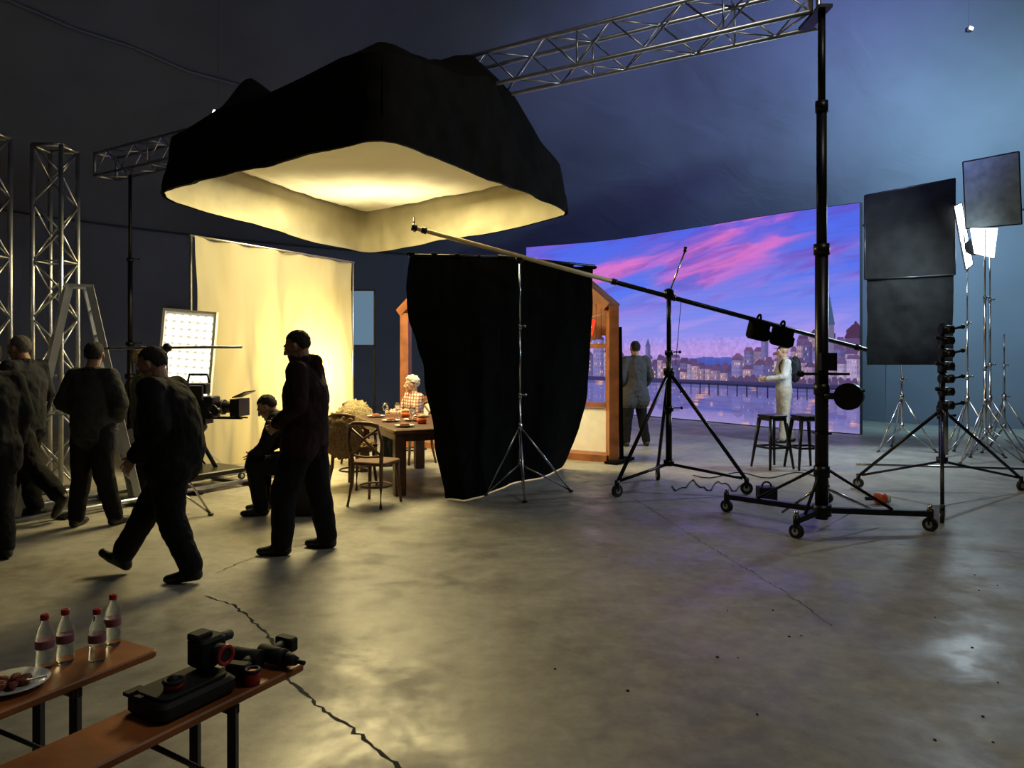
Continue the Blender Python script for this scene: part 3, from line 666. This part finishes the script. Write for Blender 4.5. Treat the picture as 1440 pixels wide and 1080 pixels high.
mb.cyl(pv+V((.15,0,-.05)),pv+V((.08,0,-.85)),.004)
mb.use(M_black)
for t,w in((.745,.11),(.80,.1)):
    p=a.lerp(e,t)-V((0,0,.1)); mb.rbox(p,(.23,.2,.2),.04,Matrix.Rotation(.24,3,'Y')); mb.torus(p+V((0,0,.1)),(1,0,-.25),.075,.014)
    mb.rbox(p-V((0,0,.06)),(.25,.22,.14),.05,Matrix.Rotation(.24,3,'Y'))
mb.build('boom_stand')
# crank tower supporting truss
mb=MB().use(M_blackmetal); c=V((2.82,6.8,0))
for z0,z1,r in((.12,2.57,.058),(2.5,3.87,.045),(3.8,4.74,.033)): mb.cyl(c+V((0,0,z0)),c+V((0,0,z1)),r,n=16)
for z,r in((2.57,.07),(3.87,.056),(1.3,.07),(.55,.07),(.2,.085)): mb.cyl(c+V((0,0,z-.05)),c+V((0,0,z+.05)),r,n=16)
mb.box(c+V((0,.15,4.75)),(.12,.5,.03)); 
for g in(G(1022,720),G(1120,757),G(1308,747),G(1180,716)+V((0,.3,0))):
    mb.use(M_blackmetal).bar(c+V((0,0,.2)),g+V((0,0,.16)),.06,.05); mb.cyl(c+V((0,0,.6)),c.lerp(g,.65)+V((0,0,.2)),.014); mb.cyl(g+V((0,0,.2)),g+V((0,0,.06)),.03)
    mb.wheel(g+V((0,0,.062)),V((.8,.6,0)),.062,.045); mb.use(M_chrome).cyl(g+V((0,0,.18)),g+V((0,0,.24)),.02)
for g in(G(1100,735),G(1200,720),G(1240,738)):
    mb.use(M_chrome).cyl(c+V((0,0,.42)),g+V((0,0,.1)),.012)
mb.use(M_blackmetal)
mb.cyl(c+V((0,-.05,1.24)),c+V((.2,-.12,1.24)),.03); mb.cyl(c+V((.16,-.17,1.24)),c+V((.22,-.09,1.24)),.12,n=24)
mb.cyl(c+V((-.22,-.07,1.44)),c+V((.22,-.07,1.44)),.013); mb.ell(c+V((-.22,-.07,1.44)),(.04,.025,.03)); mb.box(c+V((.02,-.07,1.55)),(.14,.1,.16)); mb.cyl(c+V((.2,-.14,1.24)),c+V((.3,-.2,1.3)),.012)
mb.box(c+V((0,-.0,.9)),(.13,.13,.02)); mb.build('crank_stand')
mb=MB().use(M_orange); g=G(1238,709)+V((0,0,.06)); mb.cyl(g-V((.05,0,0)),g+V((.05,0,0)),.058,n=20); mb.use(M_white).cyl(g+V((.05,0,0)),g+V((.09,0,0)),.05,n=20); mb.use(M_rubber).cyl(g-V((.16,0,.0)),g-V((.05,0,0)),.02); mb.build('orange_wheel')
mb=MB(); c=(4.78,8.3); f1=G(1207,686);f2=(6.0,8.8);f3=G(1325,735)
tripod(mb,c,1.95,[(f1.x,f1.y),f2,(f3.x,f3.y)],1.0,.42,.035,M_blackmetal,True,.06,.018,3,.028)
mb.use(M_chrome).cyl((4.78,8.24,.5),(4.78,8.24,1.1),.03)
mb.use(M_blackmetal)
for i,z in enumerate((1.05,1.2,1.34,1.48,1.62,1.76,1.88)):
    s=(-1)**i; mb.cyl((4.78-.07,8.22,z),(4.78+.07,8.22,z),.05,n=14); mb.cyl((4.78+s*.02,8.2,z),(4.78+s*.14,8.15,z+.03),.014); mb.ell((4.78+s*.14,8.15,z+.03),.025); mb.cyl((4.78,8.2,z),(4.78,8.1,z),.03)
mb.use(M_chrome).cyl((4.15,9.0,.28),(6.1,8.75,.26),.014)
mb.build('grip_stand')
mb=MB().use(M_blackmetal); g=G(1078,703); mb.rbox(g+V((0,0,.075)),(.2,.16,.15),.02); mb.torus(g+V((0,0,.15)),(0,1,0),.05,.01); mb.build('ballast_box')
mb=MB().use(M_rubber); pts=[G(945+i*5,684+6*math.sin(i*.8)+3*math.sin(i*1.9))+V((0,0,.008)) for i in range(22)]; mb.tube(pts,.007,6)
pts=[G(975+i*12,669+4*math.sin(i*.9))+V((0,0,.008)) for i in range(16)]; mb.tube(pts,.007,6); mb.build('floor_cable')
def lstand(px,d,ytop,fr=.5,zc=.9,mt=M_chrome,rp=.02):
    mb=MB(); c=W(px,493,d); z=W(px,ytop,d).z
    tripod(mb,(c.x,c.y),z,[(c.x+fr*math.cos(math.radians(a)),c.y+fr*math.sin(math.radians(a))) for a in(200,330,80)],zc,.4,rp,mt,False,rl=.013); return mb
def panelq(mb,pts,th=.03):
    a,b,c,d=[V(p) for p in pts]; nn=(b-a).cross(d-a).normalized()*th
    vs=[a,b,c,d,a+nn,b+nn,c+nn,d+nn]; mb.add(vs,[[0,1,2,3],[7,6,5,4],[0,4,5,1],[1,5,6,2],[2,6,7,3],[3,7,4,0]])
def sheet(c00,c10,c11,c01,amp,seed):
    def fn(u,v):
        p=c00.lerp(c10,u).lerp(c01.lerp(c11,u),v); e=math.sin(math.pi*u)*.6+.4; p=p.copy(); p.y-=amp*e*fbm((u*3,v*3,seed)); return p
    return fn
mb=lstand(1268,12.3,398); mb.use(M_black)
mb.grid(sheet(W(1216,393,12),W(1343,386,11.7),W(1343,251,11.7),W(1216,275,12),.05,1),24,24)
mb.grid(sheet(W(1219,513,12.05),W(1340,513,11.75),W(1341,386,11.75),W(1219,392,12.05),.08,2),24,24)
mb.use(M_blackmetal)
q=[W(1216,393,12),W(1343,386,11.7),W(1343,251,11.7),W(1216,275,12)]
for i in range(4): mb.cyl(q[i],q[(i+1)%4],.012)
mb.use(M_chrome); m_=W(1268,393,12.25); mb.cyl(m_,W(1230,375,12.02),.01); mb.cyl(m_,W(1340,383,11.8),.01); mb.build('black_floppy_flag')
ML=emis('daylight_lamp',(.85,.96,1),9)
mb=lstand(1385,11,322); mb.use(M_blackmetal); 
c=W(1386,342,11.0); ax=V((-.55,-.75,-.25)).normalized()
mb.lathe(c+V((0,.25,0)),[(.02,-.22),(.1,-.2),(.12,.0),(.13,.1)],24,V((0,0,1)).rotation_difference(ax).to_matrix())
mb.use(ML); panelq(mb,[W(1366,321,10.9),W(1403,321,11.1),W(1398,362,11.1),W(1372,356,10.9)],.02)
mb.build('daylight_lamp')
mb=lstand(1360,11.7,378); a=[W(1341,290,11.6),W(1352,285,12.2),W(1368,372,12.1),W(1358,380,11.5)]
mb.use(ML); panelq(mb,a,.01); mb.use(M_alu)
for i in range(4): mb.cyl(a[i],a[(i+1)%4],.012)
c=sum(a,V())/4; mb.cyl(c,W(1360,380,11.7),.02); mb.build('light_panel')
mb=lstand(1392,11.9,330); mb.use(M_grey); mb.grid(sheet(W(1358,322,11.5),W(1437,315,11.2),W(1433,213,11.2),W(1354,228,11.5),.02,7),16,16)
mb.use(M_blackmetal); q=[W(1358,322,11.5),W(1437,315,11.2),W(1433,213,11.2),W(1354,228,11.5)]
for i in range(4): mb.cyl(q[i],q[(i+1)%4],.01)
mb.cyl(W(1392,330,11.9),W(1394,318,11.4),.01); mb.build('grey_flag')
mb=lstand(1412,12.2,470); mb.build('light_stand')
mb=MB(); c=(-6.75,13.2); tripod(mb,c,4.75,[(c[0]+.8*math.cos(a),c[1]+.8*math.sin(a)) for a in(.5,2.6,4.7)],1.2,.3,.05,M_blackmetal,False,rl=.025,rt=.03); mb.build('crank_stand')
MSp=emis('spot_lens',(.8,.93,1),5)
for px,py,d in((305,160,9.0),(1365,40,11.5)):
    c=W(px,py,d); mb=MB().use(M_blackmetal); k=.75 if px<400 else .5; mb.box(c+V((0,.05,0)),(.16*k,.1*k,.12*k)); mb.use(MSp).rbox(c-V((0,.015,0)),(.13*k,.02,.09*k),.02*k,rotz(0)@Matrix.Rotation(.4,3,'Y')); mb.use(M_blackmetal)
    mb.cyl(c+V((0,.05,.05)),c+V((0,.05,2.6)),.0015,n=4); mb.build('hanging_spotlight')
# ---------------- LADDER
mb=MB().use(mat('ladder_alu',(.5,.52,.55),.45,.6,var=.1)); Rl=rotz(35); top=W(110,403,7.9)
for sx,bx in((-1,-.55),(1,.55)):
    for w in(-1,1):
        t=V((top.x,top.y,0))+Rl@V((sx*.09,w*.16,0))+V((0,0,top.z)); b_=V((top.x,top.y,0))+Rl@V((bx,w*.27,0))+V((0,0,.01)); mb.bar(b_,t,.03,.07)
    for k in range(1,9):
        f=k/9; z=top.z*f; x=bx+(sx*.09-bx)*f; ww=.27+(.16-.27)*f; c=V((top.x,top.y,z)); mb.bar(c+Rl@V((x,-ww,0)),c+Rl@V((x,ww,0)),.05,.025)
mb.box(V((top.x,top.y,top.z)),(.26,.36,.03),Rl)
for w in(-1,1): mb.cyl(V((top.x,top.y,1.0))+Rl@V((-.36,w*.22,0)),V((top.x,top.y,1.0))+Rl@V((.36,w*.22,0)),.008)
mb.build('step_ladder')
# ---------------- DOLLY TRACK + CAMERA
mb=MB().use(M_alu); d=(V((-3.0,9.5,0))-V((-5.2,6.1,0))).normalized(); pr=V((-d.y,d.x,0))
A_=V((-5.3,5.95,.06)); Bb=V((-2.95,9.58,.06)); 
for o_ in(0,.62): mb.cyl(A_+pr*o_,Bb+pr*o_,.028)
for k in range(6):
    p=A_.lerp(Bb,(k+.3)/6); mb.use(M_blackmetal).bar(p-pr*.08-V((0,0,.035)),p+pr*.7-V((0,0,.035)),.08,.035); mb.use(M_alu)
mb.build('dolly_track')
mb=MB().use(M_blackmetal); cp=A_.lerp(Bb,.77)+pr*.31; Rd=rotz(math.degrees(math.atan2(d.y,d.x)))
mb.rbox(cp+V((0,0,.14)),(.95,.62,.06),.05,Rd)
for x in(-.38,.38):
    for y in(-.31,.31): mb.wheel(cp+Rd@V((x,y,.07)),Rd@V((0,1,0)),.042,.03)
mb.use(M_blackmetal)
for x,y in((-.2,-.2),(.25,0),(-.2,.2)): mb.cyl(cp+Rd@V((x,y,.16)),cp+V((0,0,.58)),.025)
mb.cyl(cp+V((0,0,.16)),cp+V((0,0,.64)),.055); mb.ell(cp+V((0,0,.68)),(.11,.11,.08)); mb.cyl(cp+V((0,0,.66)),cp+V((-.4,-.35,.56)),.014)
Rc=rotz(-8)*1.28; h=cp+V((.02,0,.92))
mb.rbox(h,(.34,.16,.2),.02,Rc); mb.rbox(h+Rc@V((-.02,0,.17)),(.22,.1,.1),.02,Rc); mb.rbox(h+Rc@V((-.24,0,.02)),(.14,.12,.17),.02,Rc)
mb.cyl(h+Rc@V((.16,0,0)),h+Rc@V((.36,0,0)),.07,n=20); mb.cyl(h+Rc@V((.22,0,0)),h+Rc@V((.25,0,0)),.09,n=20)
mb.box(h+Rc@V((.4,0,0)),(.09,.2,.16),Rc); mb.box(h+Rc@V((.44,0,.12)),(.14,.2,.01),Rc@Matrix.Rotation(-.4,3,'Y'))
mb.tube([h+Rc@V((-.12,0,.22)),h+Rc@V((-.1,0,.3)),h+Rc@V((.08,0,.3)),h+Rc@V((.1,0,.22))],.016); mb.box(h+Rc@V((.05,-.2,.14)),(.2,.03,.13),Rc); mb.cyl(h+Rc@V((.05,-.18,.1)),h+Rc@V((.02,0,.1)),.012)
mb.cyl(h+Rc@V((-.15,.05,-.1)),h+Rc@V((.45,.05,-.1)),.011); mb.cyl(h+Rc@V((-.15,-.05,-.1)),h+Rc@V((.45,-.05,-.1)),.011)
mb.rbox(h+Rc@V((-.1,-.12,.05)),(.1,.06,.12),.01,Rc); mb.cyl(h+Rc@V((.25,-.1,-.03)),h+Rc@V((.25,-.17,-.03)),.045,n=16)
mb.tube([h+Rc@V((-.2,-.06,.1)),h+Rc@V((-.3,-.1,0)),h+Rc@V((-.25,-.12,-.2)),h+Rc@V((-.1,-.1,-.3))],.008)
mb.box(h-V((0,0,.16)),(.2,.14,.06),Rc); mb.cyl(h+Rc@V((-.1,-.06,.1)),h+Rc@V((-.32,-.1,.16)),.035); mb.torus(h+Rc@V((.2,-.12,-.02)),(0,1,0),.05,.014)
mb.build('film_camera_on_dolly')
mb=MB(); c=W(235,493,7.35); tripod(mb,(c.x,c.y),1.7,[(c.x+.4*math.cos(a),c.y+.4*math.sin(a)) for a in(.3,2.3,4.5)],.7,.35,.016,wheels=False,rl=.011)
mb.use(M_chrome).cyl(W(142,490,7.4),W(340,488,7.3),.014); mb.use(M_blackmetal).ell(W(235,489,7.35),.045); mb.build('c_stand')
# ---------------- SET: house frame
mb=MB().use(M_set)
pr_=V((1.5,11.2,0)); pl_=V((-1.86,13.1,0)); dx=(pr_-pl_).normalized(); up=V((0,0,1)); Wd=(pr_-pl_).length; dp=V((-dx.y,dx.x,0))
def SP(x,z,y=0): return pl_+dx*x+up*z+dp*y
out=[(0,0),(0,2.3),(.5,2.72),(Wd-.5,2.72),(Wd,2.3),(Wd,0)]
for (x0,z0),(x1,z1) in zip(out[:-1],out[1:]):
    mb.bar(SP(x0,max(z0,.02)),SP(x1,max(z1,.02)),.14 if x0==x1 else .45,.45 if x0==x1 else .14,up)
mb.bar(SP(0,.05),SP(Wd,.05),.45,.1)
Rs=Matrix(((dx.x,dp.x,0),(dx.y,dp.y,0),(0,0,1)))
for k in range(7):
    x=Wd-.1-.085*(k+1); mb.box(SP(x,2.2+.0,.14),(.078,.03,.85-.07*max(0,3-k)),Rs)
mb.box(SP(Wd-.45,1.72,.12),(.85,.05,.07),Rs); mb.box(SP(Wd-.45,.82,.12),(.85,.06,.07),Rs); mb.box(SP(Wd-.9,1.2,.12),(.07,.06,2.3),Rs)
mb.use(M_white).box(SP(Wd-.47,.43,.14),(.8,.02,.68),Rs)
mb.box(SP(.5,.43,.14),(.9,.02,.7),Rs); mb.use(M_set).box(SP(.5,.82,.12),(.9,.06,.07),Rs)
mb.use(M_black).bar(V((1.62,11.05,.02)),V((1.60,11.1,2.0)),.06,.05); mb.bar(V((1.42,10.8,.02)),V((1.75,11.2,.04)),.2,.04)
M_fl=mat('swiss_red',(.75,.03,.02),.7,var=.1)
for x,z in((Wd-.36,2.02),(Wd-.66,2.1)):
    r_=Rs@Matrix.Rotation(.25,3,'Y'); mb.use(M_fl).box(SP(x,z,-.05),(.2,.008,.24),r_); mb.use(M_white).box(SP(x,z,-.058),(.12,.006,.035),r_); mb.box(SP(x,z,-.058),(.035,.006,.12),r_)
mb.use(M_white).tube([SP(Wd-.1,2.2,-.05),SP(Wd-.45,2.14,-.05),SP(Wd-.9,2.3,-.05)],.004)
mb.build('set_house_frame')
mb=MB().use(emis('blue_window',(.3,.5,.7),.4)); c=W(509,447,16); mb.box(c,(.5,.02,1.15)); mb.use(M_blackmetal)
for x in(-.27,.27): mb.box(c+V((x,0,0)),(.03,.05,1.2))
for z in(-.6,.6): mb.box(c+V((0,0,z)),(.56,.05,.03))
for x in(-.27,.27): mb.box(V((c.x+x,c.y,(c.z-.6)/2)),(.04,.05,c.z-.6))
mb.build('set_window')
# ---------------- TABLE, CHAIRS
tl=V((-1.32,8.4,0)); dl=V((-.404,.915,0)); dw=V((.915,.404,0)); TR=Matrix(((dw.x,dl.x,0),(dw.y,dl.y,0),(0,0,1)))
def TT(x,y,z): return tl+dw*x+dl*y+V((0,0,z))
mb=MB().use(M_dwood); mb.rbox(TT(.47,1.0,.73),(.96,2.04,.05),.02,TR); mb.box(TT(.47,1.0,.66),(.84,1.9,.09),TR)
for x in(.08,.86):
    for y in(.09,1.91): mb.rbox(TT(x,y,.35),(.13,.13,.7),.015,TR)
mb.build('dining_table')
tb=MB().use(M_ceramic)
for x,y in((.2,.3),(.75,.35),(.22,1.0),(.75,1.5),(.2,1.7),(.5,1.0)):
    tb.use(M_ceramic).lathe(TT(x,y,.757),[(.06,0),(.07,.004),(.12,.02),(.12,.024),(.06,.01),(.001,.008)]); tb.use(M_food).ell(TT(x,y,.78),(.06,.05,.025),None,14,8,lambda d:1+.3*fbm((d.x*3+x*9,d.y*3,d.z*3)))
for x,y in((.35,.5),(.4,1.35),(.25,1.4)):
    tb.use(M_glass).lathe(TT(x,y,.757),[(.035,0),(.035,.003),(.004,.01),(.004,.09),(.03,.12),(.038,.16),(.03,.21),(.028,.21),(.035,.16),(.027,.122),(.001,.1)])
for x,y in((.5,.6),(.55,1.5)):
    tb.use(M_orange).lathe(TT(x,y,.757),[(.05,0),(.06,.02),(.06,.07),(.055,.07),(.05,.02),(.001,.01)]); tb.use(M_lfur).ell(TT(x,y,.84),(.06,.06,.035),None,14,8)
tb.build('tableware')
def chair(name,loc,yaw,m=M_chair,fur=None):
    mb=MB().use(m); R=rotz(yaw); L=V((loc[0],loc[1],0)); T=lambda x,y,z:L+R@V((x,y,z))
    mb.rbox(T(0,0,.455),(.44,.42,.04),.1,R); mb.torus(T(0,0,.2),(0,0,1),.17,.011)
    for x in(-1,1):
        mb.tube([T(x*.17,.17,.45),T(x*.18,.18,.2),T(x*.2,.2,.0)],[.021,.019,.016])
        mb.tube([T(x*.2,-.24,.0),T(x*.175,-.19,.25),T(x*.17,-.18,.45),T(x*.2,-.21,.68),T(x*.17,-.24,.86)],[.016,.02,.022,.02,.018])
    mb.tube([T(-.175,-.24,.855),T(-.1,-.27,.885),T(0,-.28,.89),T(.1,-.27,.885),T(.175,-.24,.855)],.024)
    mb.tube([T(-.18,-.2,.55),T(0,-.25,.72),T(.175,-.235,.84)],.014); mb.tube([T(.18,-.2,.55),T(0,-.25,.72),T(-.175,-.235,.84)],.014); mb.tube([T(-.18,-.2,.54),T(0,-.22,.53),T(.18,-.2,.54)],.012)
    if fur:
        def fn(d): return 1+.16*fbm((d.x*6+loc[0],d.y*6,d.z*6),5)+.06*mnoise.noise(d*25)
        mb.use(fur).ell(T(0,-.24,.64),(.28,.11,.27),R,50,36,fn); mb.ell(T(0,-.0,.5),(.27,.27,.08),R,50,30,fn)
    mb.build(name)
chair('dining_chair',(-1.47,8.05),-20)
chair('dining_chair',(-1.93,9.1),-22,M_chair,M_fur)
chair('dining_chair',(-2.2,10.8),-150,M_chair,M_lfur)
chair('dining_chair',(-.62,9.85),114)
chair('dining_chair',(PW['pel'].x,PW['pel'].y),125)
mb=MB().use(M_blackmetal); mb.rbox((-2.1,7.6,.225),(.42,.4,.43),.02); mb.rbox((-2.1,7.6,.445),(.44,.42,.03),.02); mb.use(M_rubber).box((-2.1,7.39,.3),(.12,.01,.03)); mb.build('equipment_case')
def stool(x,y,yaw):
    mb=MB().use(M_blackmetal); R=rotz(yaw); T=lambda a,b,c:V((x,y,0))+R@V((a,b,c)); mb.rbox(T(0,0,.735),(.31,.31,.03),.05,R); mb.rbox(T(0,0,.7),(.28,.28,.06),.04,R)
    for a in(-1,1):
        for b in(-1,1):mb.tube([T(a*.12,b*.12,.71),T(a*.16,b*.16,.35),T(a*.2,b*.2,0.005)],[.03,.024,.017])
    w=.165; z=.3
    for q in range(4):
        c=[(-1,-1),(1,-1),(1,1),(-1,1)]; a=c[q];b=c[(q+1)%4]; mb.bar(T(a[0]*w,a[1]*w,z),T(b[0]*w,b[1]*w,z),.012,.03)
    mb.build('bar_stool')
stool(3.66,10.5,20); stool(4.1,10.45,8)
# ---------------- BENCHES
def bench(fr,du,Lw=2.2,wd=.25,zt=.45):
    du=V(du).normalized(); pw=V((du.y,-du.x,0)); fr=V(fr)
    if pw.x>0: pw=-pw
    R=Matrix(((du.x,pw.x,0),(du.y,pw.y,0),(0,0,1))); c=fr+du*(Lw/2)+pw*(wd/2)
    mb=MB().use(M_wood); mb.rbox(c+V((0,0,zt-.015)),(Lw,wd,.03),.02,R); mb.bar(c+du*(Lw/2-.1)+V((0,0,zt-.045)),c-du*(Lw/2-.1)+V((0,0,zt-.045)),wd*.5,.02)
    mb.use(M_blackmetal)
    for t in(.32,Lw-.32):
        b=fr+du*t+pw*(wd/2); s=1 if t<1 else -1
        for w in(-1,1): mb.bar(b+pw*(w*wd*.4)+V((0,0,zt-.04)),b+pw*(w*wd*.4)+V((0,0,.0)),.03,.03)
        mb.bar(b-pw*wd*.46+V((0,0,.13)),b+pw*wd*.46+V((0,0,.13)),.025,.025); mb.bar(b-pw*wd*.46+V((0,0,zt-.05)),b+pw*wd*.46+V((0,0,zt-.05)),.03,.03)
        for w in(-1,1): mb.cyl(b+pw*(w*wd*.2)+V((0,0,.14)),b+du*(s*.3)+pw*(w*wd*.2)+V((0,0,zt-.04)),.008)
    mb.build('beer_bench'); return fr,du,pw
F1=bench((-1.42,3.0,0),(-.474,-.88,0),wd=.29); F2=bench((-.793,2.87,0),(-.496,-.868,0))
for x,y in((-1.63,3.05),(-1.60,2.88),(-1.72,2.875),(-1.765,2.82)):
    mb=MB().use(M_glass); mb.lathe((x,y,.451),[(.001,0),(.026,.0),(.031,.008),(.031,.05),(.028,.06),(.031,.07),(.031,.12),(.026,.145),(.014,.17),(.012,.18),(.012,.19)],20)
    mb.use(M_label).lathe((x,y,.451),[(.0315,.078),(.0318,.079),(.0318,.108),(.0315,.109)],20); mb.use(M_red).lathe((x,y,.451),[(.0145,.183),(.015,.185),(.015,.2),(.013,.203)],16); mb.build('water_bottle')
mb=MB().use(M_ceramic); pc_=V((-1.785,2.66,.452)); mb.lathe(pc_,[(.06,0),(.07,.003),(.12,.018),(.122,.021),(.07,.008),(.001,.006)],32)
for k in range(7): a=k*.9; mb.use(M_food).ell(pc_+V((.04*math.cos(a),.04*math.sin(a),.018)),(.028,.018,.012),rotz(k*50),12,8,lambda d:1+.3*fbm((d.x*3+k,d.y*3,d.z*3)))
mb.use(M_chrome).cyl(pc_+V((-.05,-.06,.02)),pc_+V((.11,.03,.026)),.004); mb.build('plate_of_food')
_,du,pw=F2; fr=V((-.793,2.87,0)); BT=lambda a,b,z:fr+du*a+pw*b+V((0,0,.451+z)); RB=Matrix(((du.x,pw.x,0),(du.y,pw.y,0),(0,0,1)))
mb=MB().use(M_rubber); mb.rbox(BT(.44,.13,.03),(.3,.2,.06),.03,RB); mb.rbox(BT(.44,.13,.066),(.26,.16,.012),.03,RB)
for z in(.1,.16): mb.box(BT(.56,.06+z,.062),(.06,.03,.012),RB)
for a,b in((.5,.1),):
    mb.use(M_red).cyl(BT(a,b,.075),BT(a,b,.10),.03,n=20); mb.use(M_rubber).torus(BT(a,b,.1),(0,0,1),.027,.008); mb.ell(BT(a,b,.1),(.02,.02,.02))
mb.build('tool_case')
mb=MB().use(M_rubber); mb.rbox(BT(.33,.15,.135),(.11,.09,.1),.02,RB); mb.cyl(BT(.33,.09,.135),BT(.33,.05,.135),.034,n=20); mb.rbox(BT(.35,.16,.19),(.07,.06,.025),.01,RB); mb.use(M_red).torus(BT(.33,.05,.135),pw,.03,.007)
mb.use(M_rubber).cyl(BT(.28,.17,.15),BT(.2,.185,.14),.018,n=14); mb.rbox(BT(.33,.15,.08),(.06,.05,.012),.01,RB); mb.build('action_camera')
mb=MB().use(M_red); mb.cyl(BT(.23,.03,.001),BT(.23,.03,.05),.026,n=20); mb.use(M_rubber).torus(BT(.23,.03,.05),(0,0,1),.023,.007); mb.build('red_clamp_knob')
def drill(p,ax,acc):
    mb=MB().use(M_rubber); ax=V(ax).normalized(); sd=V((-ax.y,ax.x,0))
    mb.cyl(p-ax*.09,p+ax*.04,.032,n=18); mb.cyl(p+ax*.04,p+ax*.09,.028,.016,n=18); mb.cyl(p+ax*.09,p+ax*.13,.008); mb.cap(p-ax*.05,p-ax*.07+sd*.09,.02,.02); mb.rbox(p-ax*.07+sd*.11,(.09,.045,.055),.012,Matrix(((ax.x,sd.x,0),(ax.y,sd.y,0),(0,0,1)))); mb.use(acc).cyl(p+ax*.015,p+ax*.025,.0325,n=18); mb.build('cordless_drill')
drill(BT(.07,.07,.034),(.75,-.4,0),M_rubber)
drill(BT(.14,.2,.034),(-.9,.25,0),M_rubber)

# ---------------- LIGHTS
def area(name,loc,target,size,power,col,sy=None,spread=180):
    l=bpy.data.lights.new(name,'AREA'); l.energy=power; l.color=col; l.size=size
    if sy: l.shape='RECTANGLE'; l.size_y=sy
    l.spread=math.radians(spread)
    o=link(bpy.data.objects.new(name,l)); o.location=loc; o.rotation_euler=(V(target)-V(loc)).to_track_quat('-Z','Y').to_euler(); return o
def point(name,loc,power,col,r=.3):
    l=bpy.data.lights.new(name,'POINT'); l.energy=power; l.color=col; l.shadow_soft_size=r; o=link(bpy.data.objects.new(name,l)); o.location=loc; return o
area('backlight_curtain',(-4.0,12.6,1.2),(-3.1,12.0,1.2),.6,120,(1,.74,.3))
area('softbox_lamp',(-1.9,10.2,4.0),(-1.9,10.2,0),2.2,480,(1,.81,.38))
area('daylight_key',W(1384,342,10.8)+V((-.4,0,-.1)),(2.5,13.5,1.0),.5,180,(.7,.88,1))
area('daylight_up',W(1362,330,12.5),(9.5,16.5,5.0),.5,480,(.5,.85,1))
area('added_tent_wash',(4.5,6.0,6.2),(5.5,22,6.6),1.0,300,(.34,.4,1),spread=62)  # unseen light added to brighten the back wall and roof in blue
point('added_overhead_fill',(4,3.5,8),330,(1,.92,.75),1.0)  # unseen soft fill added overhead in place of bounced light, no real fixture
w=bpy.data.worlds.new('w'); scene.world=w; w.use_nodes=True; nt=w.node_tree; nt.nodes['Background'].inputs[0].default_value=(.3,.35,.5,1); nt.nodes['Background'].inputs[1].default_value=.05
# ---------------- CAMERA
cd=bpy.data.cameras.new('cam'); cd.sensor_width=36; cd.lens=36*F/1440; cd.shift_y=-47/1440; cd.clip_start=.05; cd.clip_end=100
cam=link(bpy.data.objects.new('camera',cd)); cam.location=(0,0,HC); cam.rotation_euler=(math.pi/2,0,0); scene.camera=cam
